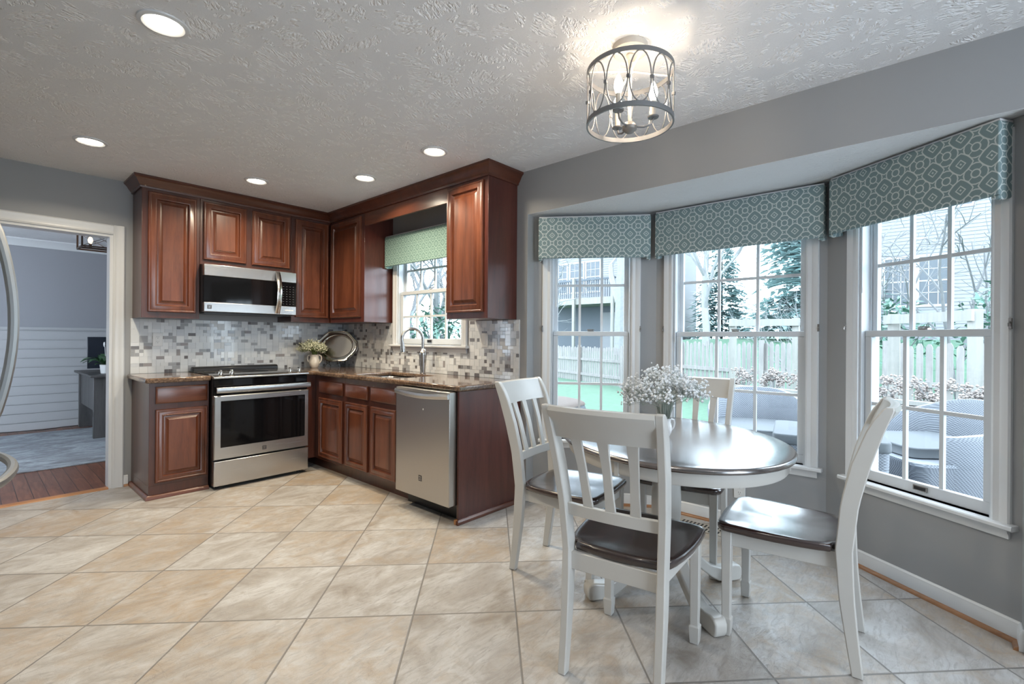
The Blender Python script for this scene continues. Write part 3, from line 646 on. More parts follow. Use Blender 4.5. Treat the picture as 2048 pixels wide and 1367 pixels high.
# ------------------------------------------------------------------ cabinets
def panel_door(mb, o, u, v, n, w, h, k=1.0):
    """raised-panel door face; o = lower-left corner on the cabinet face"""
    o, u, v, n = Vector(o), Vector(u), Vector(v), Vector(n)
    prof = [(0, 0), (0, 0.015), (0.005, 0.020), (0.013, 0.0205), (0.017, 0.0175), (0.021, 0.0195), (0.050 * k, 0.0205), (0.053 * k, 0.0225), (0.058 * k, 0.0215), (0.062 * k, 0.012), (0.065 * k, 0.003), (0.070 * k, 0.003),
            (0.100 * k, 0.0185), (0.1012 * k, 0.0205)]
    R = []
    for i, d in prof: R.append([o + u * a + v * b + n * d for a, b in ((i, i), (w - i, i), (w - i, h - i), (i, h - i))])
    mb.rings(R); return mb
def slab_front(mb, o, u, v, n, w, h):
    o, u, v, n = Vector(o), Vector(u), Vector(v), Vector(n)
    R = [[o + u * a + v * b + n * d for a, b in ((i, i), (w - i, i), (w - i, h - i), (i, h - i))] for i, d in [(0, 0), (0, 0.012), (0.004, 0.016), (0.012, 0.0185), (0.016, 0.020)]]
    mb.rings(R); return mb
XA, ZA, NA = Vector((1, 0, 0)), Vector((0, 0, 1)), Vector((0, -1, 0))      # stove wall: x right, out = -y
XBd, NBd = Vector((0, -1, 0)), Vector((-1, 0, 0))                           # sink wall: along -y, out = -x
FA, FB = -0.310, -0.310; ZU0, ZU1 = 1.374, 2.412
def upA(name, label, x0, x1, z0, doors):
    loc = ((x0 + x1) / 2, -0.155, z0); r = thing(name, label, 'cabinet', loc); mb = MB(loc)
    mb.box((x0, -0.001, z0), (x1, FA, ZU1)); mb.build('cabinet_body', M['cherry_dark'], r, bevel=0.0015)
    for (a, b, c, d) in doors:
        mb = MB(loc); panel_door(mb, (a, FA, c), XA, ZA, NA, b - a, d - c, 0.92); mb.build('door', M['cherry'], r)
    return r
upA('wall_cabinet', 'tall cherry wall cabinet left of the microwave', -1.850, -1.459, ZU0, [(-1.812, -1.486, 1.420, 2.370)])
upA('wall_cabinet', 'short two-door cherry wall cabinet above the microwave', -1.457, -0.701, 1.838, [(-1.434, -1.102, 1.878, 2.370), (-1.054, -0.720, 1.878, 2.370)])
upA('wall_cabinet', 'tall cherry wall cabinet between microwave and corner', -0.699, -0.002, ZU0, [(-0.664, -0.336, 1.420, 2.370)])
def upB(name, label, y0, y1, doors):
    loc = (-0.155, (y0 + y1) / 2, ZU0); r = thing(name, label, 'cabinet', loc); mb = MB(loc)
    mb.box((-0.001, y0, ZU0), (FB, y1, ZU1)); mb.build('cabinet_body', M['cherry_panel'], r, bevel=0.0015)
    for (a, b, c, d) in doors:
        mb = MB(loc); panel_door(mb, (FB, a, c), XBd, ZA, NBd, a - b, d - c, 0.92); mb.build('door', M['cherry'], r)
    return r
upB('wall_cabinet', 'tall cherry wall cabinet in the corner left of the sink window', -0.331, -0.962, [(-0.352, -0.912, 1.420, 2.370)])
upB('wall_cabinet', 'tall cherry wall cabinet right of the sink window', -2.150, -2.600, [(-2.163, -2.560, 1.420, 2.370)])
loc = (FB, -1.55, 2.275); mb = MB(loc); mb.box((FB, -0.963, 2.275), (FB + 0.02, -2.149, ZU1)); tag(mb.build('valance_board', M['cherry_y'], bevel=0.002), 'plain cherry board bridging the cabinets over the sink window', 'valance')
# crown moulding swept round the cabinet tops
def sweep(mb, path, prof, side):
    R = []; k = len(path); P = [Vector((*p, 0)) for p in path]
    for i in range(k):
        d0 = (P[i] - P[i - 1]).normalized() if i else None; d1 = (P[i + 1] - P[i]).normalized() if i < k - 1 else None
        n0 = Vector((-d0.y, d0.x, 0)) * side if d0 else None; n1 = Vector((-d1.y, d1.x, 0)) * side if d1 else None
        m = n0 if n1 is None else n1 if n0 is None else (n0 + n1) / (1 + n0.dot(n1))
        R.append([P[i] + m * a + Vector((0, 0, b)) for a, b in prof])
    mb.rings(R); return mb
loc = (-0.9, -0.35, 2.395); mb = MB(loc)
sweep(mb, [(-1.851, -0.001), (-1.851, FA - 0.001), (FA - 0.001, FA - 0.001), (FA - 0.001, -2.601), (-0.001, -2.601)],
      [(0.0, 2.392), (0.010, 2.392), (0.013, 2.400), (0.013, 2.408), (0.020, 2.414), (0.032, 2.432), (0.040, 2.448), (0.053, 2.462), (0.060, 2.466), (0.060, 2.4815), (0.0, 2.4815)], -1)
tag(mb.build('crown_moulding', M['cherry_crown']), 'dark cherry crown moulding along the top of all the wall cabinets', 'moulding')

# base cabinets
ZB1 = 0.874
def base(name, label, body, fr, fronts, side, toe=None, mat='cherry_dark', hollow=False):
    (x0, y0), (x1, y1) = body; loc = ((x0 + x1) / 2, (y0 + y1) / 2, 0); r = thing(name, label, 'cabinet', loc)
    mb = MB(loc)
    if hollow:
        mb.box((x0, y0, 0.10), (x1, y1, 0.66)); mb.box((x0, y0, 0.66), (x0 + 0.02, y1, ZB1)); mb.box((x0 + 0.02, y0, 0.66), (x1, y0 - 0.018, ZB1)); mb.box((x0 + 0.02, y1 + 0.018, 0.66), (x1, y1, ZB1))
    else: mb.box((x0, y0, 0.10), (x1, y1, ZB1))
    mb.build('cabinet_body', M[mat], r, bevel=0.0 if hollow else 0.0015)
    if toe: mb = MB(loc); mb.box((toe[0][0], toe[0][1], 0.001), (toe[1][0], toe[1][1], 0.10)); mb.build('toe_kick', M['cherry_dark'], r)
    for kind, a, b, c, d in fronts:
        mb = MB(loc)
        if side == 'A': o, u, n = (a, fr, c), XA, NA; w_ = b - a
        else: o, u, n = (fr, a, c), XBd, NBd; w_ = a - b
        if kind == 'door': panel_door(mb, o, u, ZA, n, w_, d - c, 0.80); mb.build('door', M['cherry'], r)
        else: slab_front(mb, o, u, ZA, n, w_, d - c); mb.build('drawer_front', M['cherry_x' if side == 'A' else 'cherry_y'], r)
    return r
r = base('base_cabinet', 'single-door cherry base cabinet left of the stove', ((-1.850, -0.001), (-1.461, -0.580)), -0.580, [('drawer', -1.812, -1.474, 0.716, 0.844), ('door', -1.812, -1.474, 0.122, 0.672)], 'A', ((-1.850, -0.001), (-1.461, -0.575)))
loc = tuple(r.location); mb = MB(loc)
sweep(mb, [(-1.851, -0.001), (-1.851, -0.577), (-1.461, -0.577)], [(0, 0.001), (0.020, 0.001), (0.020, 0.012), (0.014, 0.026), (0.006, 0.032), (0, 0.032)], -1); mb.build('shoe_moulding', M['cherry_x'], r)
r = base('base_cabinet', 'narrow cherry base cabinet in the inside corner by the stove', ((-0.590, -0.001), (-0.002, -1.140)), -0.590, [('drawer', -0.690, -1.115, 0.716, 0.828), ('door', -0.690, -1.115, 0.128, 0.672)], 'B', ((-0.530, -0.001), (-0.002, -1.140)))
loc = tuple(r.location); mb = MB(loc); mb.box((-0.694, -0.560, 0.10), (-0.590, -0.590, ZB1)); mb.build('corner_filler', M['cherry_dark'], r, bevel=0.001)
base('base_cabinet', 'two-door cherry sink cabinet beside the dishwasher', ((-0.590, -1.142), (-0.002, -1.990)), -0.590, [('drawer', -1.165, -1.515, 0.716, 0.828), ('drawer', -1.565, -1.915, 0.716, 0.828), ('door', -1.165, -1.515, 0.128, 0.672), ('door', -1.565, -1.915, 0.128, 0.672)], 'B', ((-0.530, -1.142), (-0.002, -1.990)), hollow=True)
loc = (-0.31, -2.64, 0); r = thing('end_panel', 'flat cherry end panel right of the dishwasher', 'cabinet panel', loc)
mb = MB(loc); mb.box((-0.615, -2.630, 0.001), (-0.002, -2.648, ZB1)); mb.build('panel', M['cherry_panel'], r, bevel=0.0012)
mb = MB(loc); sweep(mb, [(-0.616, -2.629), (-0.616, -2.649), (-0.002, -2.649)], [(0, 0.001), (0.019, 0.001), (0.019, 0.010), (0.013, 0.024), (0.006, 0.030), (0, 0.030)], -1); mb.build('shoe_moulding', M['cherry_x'], r)
mb = MB(loc); mb.box((-0.6355, -2.645, 0.0015), (-0.6165, -2.627, 0.031)); tag(mb.build('worn_corner', M['oakx'], r), 'pale worn end of the shoe moulding')

# worktops
def worktop(name, label, xs, ys, solid, loc):
    bm = bmesh.new(); V = {}
    def vt(i, j):
        if (i, j) not in V: V[(i, j)] = bm.verts.new((xs[i] - loc[0], ys[j] - loc[1], 0.876 - loc[2]))
        return V[(i, j)]
    fs = [bm.faces.new((vt(i, j), vt(i + 1, j), vt(i + 1, j + 1), vt(i, j + 1))) for i in range(len(xs) - 1) for j in range(len(ys) - 1) if solid((xs[i] + xs[i + 1]) / 2, (ys[j] + ys[j + 1]) / 2)]
    ret = bmesh.ops.extrude_face_region(bm, geom=fs); bmesh.ops.translate(bm, verts=[g for g in ret['geom'] if isinstance(g, bmesh.types.BMVert)], vec=(0, 0, 0.0375))
    bmesh.ops.recalc_face_normals(bm, faces=bm.faces); me = bpy.data.meshes.new(name); bm.to_mesh(me); bm.free(); me.materials.append(M['granite'])
    for p in me.polygons: p.use_smooth = True
    me.set_sharp_from_angle(angle=math.radians(30))
    o = bpy.data.objects.new(name, me); COL.objects.link(o); o.location = loc
    b = o.modifiers.new('bevel', 'BEVEL'); b.width = 0.011; b.segments = 3; b.limit_method = 'ANGLE'; b.angle_limit = math.radians(50)
    return tag(o, label, 'worktop')
worktop('worktop', 'short brown granite worktop left of the stove', [-1.884, -1.459], [-0.640, -0.010], lambda x, y: True, (-1.67, -0.32, 0.876))
SX0, SX1, SY0, SY1 = -0.545, -0.165, -1.86, -1.20
worktop('worktop', 'long brown granite worktop with the sink, running round the corner', [-0.697, -0.632, SX0, SX1, -0.010], [-2.668, SY0, SY1, -0.640, -0.010],
        lambda x, y: not (x < -0.632 and y < -0.640) and not (SX0 < x < SX1 and SY0 < y < SY1), (-0.35, -1.3, 0.876))
# sink bowl
loc = ((SX0 + SX1) / 2, (SY0 + SY1) / 2, 0.70); mb = MB(loc); R = []
def rrect(x0, x1, y0, y1, rad, z, k=5):
    out = []
    for (cx_, cy_, a0) in ((x1 - rad, y1 - rad, 0), (x0 + rad, y1 - rad, PI / 2), (x0 + rad, y0 + rad, PI), (x1 - rad, y0 + rad, 1.5 * PI)):
        out += [Vector((cx_ + rad * math.cos(a0 + PI / 2 * i / k), cy_ + rad * math.sin(a0 + PI / 2 * i / k), z)) for i in range(k + 1)]
    return out
for i, z in ((-0.018, 0.8745), (0.006, 0.8745), (0.012, 0.86), (0.022, 0.72), (0.05, 0.70)): R.append(rrect(SX0 + i, SX1 - i, SY0 + i, SY1 - i, 0.05, z))
mb.rings(R, cap0=False); mb.cyl((-0.35, -1.53, 0.7005), (-0.35, -1.53, 0.704), 0.045, n=20)
tag(mb.build('kitchen_sink', M['steel'], recalc=False), 'stainless steel undermount sink set in the granite below the window', 'sink')
# faucet
fx, fy = -0.115, -1.60; loc = (fx, fy, 0.9135); r = thing('kitchen_faucet', 'satin nickel pull-down faucet standing behind the sink', 'faucet', loc)
mb = MB(loc); mb.lathe([(0.0255, 0.9136), (0.026, 0.917), (0.0215, 0.921), (0.0235, 0.95), (0.0295, 1.02), (0.0345, 1.075), (0.0355, 1.092), (0.033, 1.106), (0.022, 1.118), (0.0138, 1.135)], (fx, fy, 0), 28); mb.build('faucet_body', M['nickel'], r)
mb = MB(loc); pts = [(fx, fy, 1.12), (fx, fy, 1.20)]; R_ = 0.095; d_ = Vector((-0.96, 0.28, 0)).normalized()
for i in range(0, 13):
    a = PI - PI * 1.08 * i / 12; c = Vector((fx, fy, 1.215)) + d_ * R_; pts.append(c + d_ * R_ * math.cos(a) + Vector((0, 0, R_ * math.sin(a))))
mb.tube(pts, 0.0135, 14); mb.build('spout', M['nickel'], r)
e = pts[-1]; dn = (pts[-1] - pts[-2]).normalized(); mb = MB(loc); mb.tube([e, e + dn * 0.02, e + dn * 0.06, e + dn * 0.085, e + dn * 0.09], [0.0145, 0.017, 0.0225, 0.0235, 0.019], 16); mb.build('spray_head', M['nickel'], r)
mb = MB(loc); mb.tube([(fx, fy - 0.010, 1.128), (fx, fy - 0.024, 1.122), (fx, fy - 0.034, 1.106), (fx, fy - 0.034, 1.07), (fx, fy - 0.028, 1.01)], [0.006, 0.010, 0.010, 0.008, 0.004], 12); mb.build('lever', M['nickel'], r)

# ------------------------------------------------------------------ stove
SX, SX2 = -1.4555, -0.6995; loc = (-1.0775, -0.33, 0); r = thing('stove', 'stainless steel slide-in electric stove with black glass oven door', 'stove', loc)
mb = MB(loc); mb.box((SX + 0.003, -0.02, 0.03), (SX2 - 0.003, -0.640, 0.905)); mb.build('oven_body', M['black'], r, bevel=0.002)
for x in (SX + 0.05, SX2 - 0.05):
    for y in (-0.08, -0.60): mb = MB(loc); mb.cyl((x, y, 0.001), (x, y, 0.03), 0.016, n=10); mb.build('foot', M['black'], r)
mb = MB(loc); mb.prism([(-0.022, 0.916), (-0.60, 0.916), (-0.60, 0.921), (-0.022, 0.921)], (SX, 0, 0), (0, 1, 0), (0, 0, 1), (1, 0, 0), SX2 - SX); mb.build('glass_cooktop', M['blackglass'], r)
mb = MB(loc); mb.prism([(-0.565, 0.9215), (-0.600, 0.924), (-0.672, 0.913), (-0.690, 0.903), (-0.690, 0.890), (-0.660, 0.886), (-0.565, 0.905)], (SX - 0.003, 0, 0), (0, 1, 0), (0, 0, 1), (1, 0, 0), SX2 - SX + 0.006); mb.build('front_control_rail', M['steel'], r, bevel=0.003)
mb = MB(loc); mb.prism([(-0.012, 0.916), (-0.075, 0.918), (-0.070, 0.945), (-0.055, 0.955), (-0.012, 0.957)], (SX + 0.02, 0, 0), (0, 1, 0), (0, 0, 1), (1, 0, 0), SX2 - SX - 0.04); mb.build('rear_vent', M['black'], r, bevel=0.004)
for (x, y, q) in ((-1.30, -0.20, 0.085), (-1.27, -0.43, 0.10), (-0.88, -0.20, 0.085), (-0.87, -0.43, 0.075)):
    mb = MB(loc); mb.tube([(x + q * math.cos(a * PI / 16), y + q * math.sin(a * PI / 16), 0.9212) for a in range(32)], 0.0012, 4, closed=True); mb.build('burner_ring', M['marks'], r)
for x in (-1.395, -1.315, -0.845, -0.765):
    c = Vector((x, -0.638, 0.922)); mb = MB(loc); mb.lathe([(0.021, -0.004), (0.021, 0.004), (0.015, 0.006), (0.014, 0.020), (0.0125, 0.024), (0.006, 0.025)], c, 20); k = mb.build('knob', M['chrome'], r)
    mb = MB(loc); mb.box(c + Vector((-0.004, -0.020, 0.018)), c + Vector((0.004, 0.020, 0.034))); mb.build('grip', M['chrome'], k, bevel=0.002)
mb = MB(loc); mb.box((SX + 0.004, -0.640, 0.755), (SX2 - 0.004, -0.668, 0.884)); mb.build('control_panel', M['blackglass'], r, bevel=0.003)
# oven door: steel frame ring round black glass
def frame_front(mb, x0, x1, z0, z1, ix0, ix1, iz0, iz1, y, d):
    R = [[Vector((a, y + t, b)) for a, b in ((xa, za), (xb, za), (xb, zb_), (xa, zb_))] for xa, xb, za, zb_, t in
         ((ix0, ix1, iz0, iz1, d * 0.4), (ix0 - 0.004, ix1 + 0.004, iz0 - 0.004, iz1 + 0.004, 0), (x0 + 0.006, x1 - 0.006, z0 + 0.006, z1 - 0.006, 0), (x0, x1, z0, z1, 0.006), (x0, x1, z0, z1, d))]
    mb.rings(R, cap0=False, cap1=True); return mb
mb = MB(loc); frame_front(mb, SX, SX2, 0.240, 0.752, -1.405, -0.738, 0.340, 0.705, -0.692, 0.05); dr = mb.build('oven_door', M['steel'], r)
mb = MB(loc); mb.box((-1.4055, -0.670, 0.3395), (-0.7375, -0.6885, 0.7055)); mb.build('oven_window', M['blackglass'], dr)
mb = MB(loc); bx, bz = -1.078, 0.287
mb.box((bx - 0.016, -0.6930, bz - 0.016), (bx + 0.016, -0.6938, bz + 0.016), 0)
for zz, l in ((0.007, 0.011), (0.0, 0.004), (-0.007, 0.010)): mb.box((bx - l, -0.6938, bz + zz - 0.0018), (bx + l * 0.9, -0.6943, bz + zz + 0.0018), 1)
mb.build('badge', [M['badge'], M['steel']], dr)
mb = MB(loc); mb.prism([(-0.728, 0.776), (-0.742, 0.780), (-0.745, 0.800), (-0.740, 0.820), (-0.728, 0.824)], (SX + 0.004, 0, 0), (0, 1, 0), (0, 0, 1), (1, 0, 0), SX2 - SX - 0.008)
for x in (SX + 0.03, SX2 - 0.055): mb.box((x, -0.668, 0.785), (x + 0.025, -0.729, 0.812))
mb.build('oven_handle', M['steel'], r, bevel=0.002)
mb = MB(loc); mb.box((SX, -0.645, 0.030), (SX2, -0.692, 0.228)); mb.build('storage_drawer', M['steel'], r, bevel=0.005)

# ------------------------------------------------------------------ microwave
loc = (-1.0775, -0.21, 1.432); r = thing('microwave', 'stainless steel over-the-range microwave under the short cabinet', 'microwave', loc); y0 = -0.375; yf = -0.421
mb = MB(loc); mb.box((SX, -0.002, 1.432), (SX2, y0, 1.834)); mb.build('case', M['black'], r, bevel=0.002)
mb = MB(loc); mb.box((SX + 0.02, -0.06, 1.424), (SX2 - 0.02, -0.36, 1.4315)); mb.build('bottom_vent', M['black'], r)
xs_ = SX + 0.755 * 0.80
mb = MB(loc); mb.box((SX, y0, 1.738), (xs_, yf, 1.832)); mb.box((SX, y0, 1.436), (xs_, yf, 1.514)); d = mb.build('door', M['steel'], r, bevel=0.003)
mb = MB(loc); mb.box((SX, y0, 1.514), (xs_, yf + 0.002, 1.738)); mb.build('door_glass', M['blackglass'], d)
mb = MB(loc); b0 = (SX + 0.04, yf, 1.475); mb.box((b0[0] - 0.016, yf - 0.0006, b0[2] - 0.016), (b0[0] + 0.016, yf, b0[2] + 0.016))
for zz, l in ((0.007, 0.011), (0.0, 0.005), (-0.007, 0.010)): mb.box((b0[0] - l, yf - 0.001, b0[2] + zz - 0.0015), (b0[0] + l, yf - 0.0006, b0[2] + zz + 0.0015), 1)
mb.build('badge', [M['badge'], M['steel']], d)
for za, zb_ in ((1.738, 1.832), (1.436, 1.514)): mb = MB(loc); mb.box((xs_ + 0.002, y0, za), (SX2, yf, zb_)); mb.build('panel_trim', M['steel'], r, bevel=0.002)
mb = MB(loc); mb.box((xs_ + 0.002, y0, 1.514), (SX2, yf + 0.002, 1.738)); k = mb.build('keypad', M['blackglass'], r)
mb = MB(loc)
for i in range(4):
    for j in range(8): x = xs_ + 0.035 + i * 0.030; z = 1.535 + j * 0.023; mb.box((x - 0.006, yf + 0.0012, z - 0.0025), (x + 0.006, yf + 0.002, z + 0.0025))
mb.build('key_marks', M['marks'], k)
mb = MB(loc); mb.box((SX2 - 0.105, yf - 0.0005, 1.472), (SX2 - 0.025, yf, 1.482)); mb.build('lettering_strip', M['white_plastic'], r)
mb = MB(loc); R = []
for i in range(13):
    t = i / 12; z = 1.442 + t * 0.384; bow = math.sin(PI * t); x = xs_ - 0.020; yy = yf - 0.003 - 0.056 * bow ** 0.8; hw = 0.021
    R.append([Vector((x - hw, yy, z)), Vector((x, yy - 0.006, z)), Vector((x + hw, yy, z)), Vector((x + hw, yy + 0.010, z)), Vector((x - hw, yy + 0.010, z))])
mb.rings(R); mb.build('door_handle', M['chrome'], r)

# ------------------------------------------------------------------ dishwasher
DY0, DY1, DX = -2.022, -2.624, -0.677; loc = (-0.34, -2.323, 0); r = thing('dishwasher', 'stainless steel dishwasher beside the end panel', 'dishwasher', loc)
mb = MB(loc); mb.box((-0.04, DY0, 0.10), (-0.60, DY1, 0.868)); mb.build('tub', M['black'], r)
mb = MB(loc); mb.box((-0.04, DY0 + 0.01, 0.001), (-0.555, DY1 - 0.01, 0.10)); mb.build('kick_plate', M['black'], r)
mb = MB(loc); mb.box((-0.602, DY0 - 0.002, 0.116), (DX, DY1 + 0.002, 0.872)); d = mb.build('door', M['steel_v'], r, bevel=0.006, seg=3)
mb = MB(loc); R = []
for i in range(17):
    t = i / 16; y = DY0 - 0.004 - t * 0.594; b = math.sin(PI * t); x = DX - 0.012 - 0.016 * b; z = 0.846 - 0.014 * b
    R.append([Vector((x, y, z + 0.016)), Vector((x - 0.006, y, z)), Vector((x, y, z - 0.020)), Vector((x + 0.012, y, z - 0.018)), Vector((x + 0.012, y, z + 0.014))])
mb.rings(R)
for y in (DY0 - 0.03, DY1 + 0.03): mb.box((DX - 0.012, y - 0.012, 0.828), (DX + 0.001, y + 0.012, 0.850))
mb.build('bar_handle', M['steel'], d)
mb = MB(loc); by, bz = -2.318, 0.255; mb.box((DX - 0.0008, by + 0.018, bz - 0.020), (DX, by - 0.018, bz + 0.020))
for zz, l in ((0.010, 0.012), (0.0, 0.006), (-0.010, 0.011)): mb.box((DX - 0.0012, by + l, bz + zz - 0.002), (DX - 0.0008, by - l, bz + zz + 0.002), 1)
mb.build('badge', [M['badge'], M['steel']], d)
mb = MB(loc); mb.cyl((DX - 0.001, -2.345, 0.735), (DX, -2.345, 0.735), 0.006, n=12); mb.build('status_light', M['white_plastic'], d)

# ------------------------------------------------------------------ outlets and switches
def outlet(name, label, loc, rot, kind='duplex', w=0.072, h=0.116):
    r = thing(name, label, 'outlet' if kind == 'duplex' else 'switch', loc, rot); mb = MB(); mb.box((-w / 2, -0.006, -h / 2), (w / 2, 0, h / 2)); mb.build('cover_plate', M['white_plastic'], r, bevel=0.003)
    if kind == 'duplex':
        for z in (-0.0195, 0.0195):
            mb = MB(); mb.prism([(0.0165 * math.cos(a * PI / 12), max(-0.013, min(0.013, 0.0175 * math.sin(a * PI / 12)))) for a in range(24)], (0, -0.006, z), (1, 0, 0), (0, 0, 1), (0, -1, 0), 0.002); rc = mb.build('receptacle', M['white_plastic'], r)
            mb = MB()
            for x, hh in ((-0.006, 0.0045), (0.006, 0.0035)): mb.box((x - 0.001, -0.0083, z + 0.003 - hh), (x + 0.001, -0.008, z + 0.003 + hh))
            mb.cyl((0, -0.0083, z - 0.008), (0, -0.008, z - 0.008), 0.0023, n=10); mb.build('slots', M['rubberblack'], rc)
    else:
        mb = MB(); mb.box((-0.0165, -0.009, -0.033), (0.0165, -0.006, 0.033)); mb.build('rocker', M['white_plastic'], r, bevel=0.001)
    return r
outlet('wall_outlet', 'white outlet on the mosaic left of the stove', (-1.680, -0.0095, 1.198), 0)
outlet('wall_switch', 'grey-white switch plate on the mosaic right of the sink window', (-0.0095, -2.270, 1.213), -PI / 2, 'switch')
outlet('wall_switch', 'switch plate on the mosaic between silver tray and sink window', (-0.0095, -0.610, 1.224), -PI / 2, 'switch')
outlet('wall_outlet', 'white outlet low on the bay wall behind the turned chair', (0.579, -4.055, 0.250), -PI / 2)

# ------------------------------------------------------------------ things on the worktop
def bouquet(name, label, base, spread, height, rad, nst, blos, stem, seed, per=12, lean=(0, 0)):
    rr = random.Random(seed); r = thing(name, label, 'flowers', base); B = Vector(base); ms, mbl = MB(base), MB(base)
    for k in range(nst):
        a = rr.uniform(0, 2 * PI); q = math.sqrt(rr.uniform(0.02, 1)); hh = height * rr.uniform(0.55, 1.0) * (1.08 - 0.45 * q * q)
        tip = B + Vector((math.cos(a) * q * spread[0] + lean[0] * q, math.sin(a) * q * spread[1] + lean[1] * q, hh)); mid = B + Vector((math.cos(a) * q * spread[0] * 0.25, math.sin(a) * q * spread[1] * 0.25, hh * 0.55))
        ms.tube([B + Vector((math.cos(a) * 0.012, math.sin(a) * 0.012, -0.03)), mid, tip], [0.0012, 0.0010, 0.0007], 4)
        for j in range(per):
            c = tip + Vector((rr.gauss(0, 0.020), rr.gauss(0, 0.020), rr.gauss(0, 0.016)))
            ms.tube([tip - Vector((0, 0, 0.03)), c], 0.0005, 3)
            s_ = rad * rr.uniform(0.6, 1.25); mbl.octa(c, s_); mbl.octa(c + Vector((rr.uniform(-1, 1), rr.uniform(-1, 1), rr.uniform(-1, 1))) * s_ * 0.5, s_ * 0.8)
    ms.build('stems', stem, r); o = mbl.build('blossoms', blos, r); tag(o, kind='stuff'); return r
def vase(name, label, c, mat, s=1.0):
    r = thing(name, label, 'vase', c); mb = MB(c); P = [(0.030, 0.0), (0.034, 0.004), (0.047, 0.030), (0.053, 0.055), (0.050, 0.080), (0.042, 0.105), (0.045, 0.128), (0.050, 0.136), (0.047, 0.136), (0.039, 0.106), (0.046, 0.080), (0.048, 0.055), (0.03, 0.012)]
    mb.lathe([(a * s, b * s + 0.0008) for a, b in P], c, 28); mb.build('body', mat, r)
    for sx in (-1, 1):
        d = Vector((0.655, -0.756, 0)) * sx; mb = MB(c); C0 = Vector(c)
        mb.tube([C0 + d * (0.047 * s) + Vector((0, 0, 0.128 * s)), C0 + d * (0.066 * s) + Vector((0, 0, 0.124 * s)), C0 + d * (0.072 * s) + Vector((0, 0, 0.100 * s)), C0 + d * (0.066 * s) + Vector((0, 0, 0.070 * s)), C0 + d * (0.050 * s) + Vector((0, 0, 0.048 * s))], 0.0065 * s, 8)
        mb.build('handle', mat, r)
    return r
vase('flower_vase', 'cream two-handled pottery vase on the corner worktop', (-0.405, -0.185, 0.9135), M['porcelain'])
bouquet('flower_bouquet', "cream baby's-breath in the cream vase on the worktop", (-0.405, -0.185, 1.045), (0.135, 0.10), 0.125, 0.0055, 95, M['blossom_cream'], M['stem_green'], 5, 12, (-0.03, 0.0))
# silver tray leaning in the corner on a small black easel
tc = Vector((-0.205, -0.205, 0.968)); e1 = Vector((1, -1, 0)).normalized(); nrm0 = Vector((-1, -1, 0)).normalized(); tilt = math.radians(14)
e2 = (Vector((0, 0, 1)) * math.cos(tilt) - nrm0 * math.sin(tilt)).normalized(); nn = e1.cross(e2); nn = nn if nn.dot(nrm0) > 0 else -nn
r = thing('serving_tray', 'silver octagonal serving tray leaning in the corner behind the vase', 'tray', tuple(tc)); tcen = tc + e2 * 0.168 + e1 * 0.022
half = [(0.0, 0.165), (0.05, 0.165), (0.085, 0.163), (0.110, 0.150), (0.136, 0.124), (0.164, 0.094), (0.192, 0.064), (0.212, 0.036), (0.218, 0.0)]
out = [(x, y) for x, y in half] + [(x, -y) for x, y in half[-2::-1]] + [(-x, -y) for x, y in half[1:]] + [(-x, y) for x, y in half[-2:0:-1]]
def angpt(f):      # ellipse sampled at the outline's own angles
    res = []
    for x, y in out:
        a = math.atan2(y / 0.165, x / 0.218); res.append((0.158 * f * math.cos(a), 0.124 * f * math.sin(a)))
    return res
def lerp(f): return [(x * f, y * f) for x, y in out]
mb = MB(tc); R = []
for pts, d in ((lerp(0.97), -0.004), (lerp(1.0), 0.006), (lerp(0.985), 0.013), (lerp(0.955), 0.009), ([(a * 0.5 + c * 0.5, b * 0.5 + d2 * 0.5) for (a, b), (c, d2) in zip(lerp(0.93), angpt(1.06))], 0.006), (angpt(1.03), 0.009), (angpt(0.99), 0.007), (angpt(0.95), -0.001), (angpt(0.5), -0.002)):
    R.append([tcen + e1 * a + e2 * b + nn * d for a, b in pts])
mb.rings(R); mb.build('tray_plate', M['silver'], r, angle=25)
for sx in (-1, 1): mb = MB(tc); mb.tube([tcen + e1 * (sx * (0.200 + 0.012 * math.sin(PI * t / 8))) + e2 * (-0.055 + 0.11 * t / 8) + nn * 0.013 for t in range(9)], 0.005, 6); mb.build('rim_handle', M['silver'], r)
loc = (-0.205, -0.205, 0.9135); r = thing('tray_stand', 'small black iron easel holding the silver tray', 'stand', loc); mb = MB(loc); B = Vector(loc)
for sx in (-1, 1):
    b1 = B + e1 * 0.055 * sx
    mb.tube([b1 + nrm0 * 0.075 + Vector((0, 0, 0.078)), b1 + nrm0 * 0.073 + Vector((0, 0, 0.050)), b1 + nrm0 * 0.060 + Vector((0, 0, 0.044)), b1 + nrm0 * 0.02 + Vector((0, 0, 0.044)), b1 + nrm0 * (-0.02) + Vector((0, 0, 0.044)), b1 - nrm0 * 0.045 + Vector((0, 0, 0.15))], 0.0035, 6)
    mb.tube([b1 + nrm0 * 0.055 + Vector((0, 0, 0.044)), b1 + nrm0 * 0.07 + e1 * 0.015 * sx + Vector((0, 0, 0.005))], 0.0035, 6)
    mb.tube([b1 - nrm0 * 0.02 + Vector((0, 0, 0.044)), b1 - nrm0 * 0.07 + Vector((0, 0, 0.005))], 0.0035, 6)
mb.tube([B + e1 * -0.055 + nrm0 * 0.04 + Vector((0, 0, 0.044)), B + e1 * -0.02 + nrm0 * 0.045 + Vector((0, 0, 0.022)), B + nrm0 * 0.045 + Vector((0, 0, 0.035)), B + e1 * 0.02 + nrm0 * 0.045 + Vector((0, 0, 0.022)), B + e1 * 0.055 + nrm0 * 0.04 + Vector((0, 0, 0.044))], 0.003, 6)
mb.build('easel', M['iron'], r)

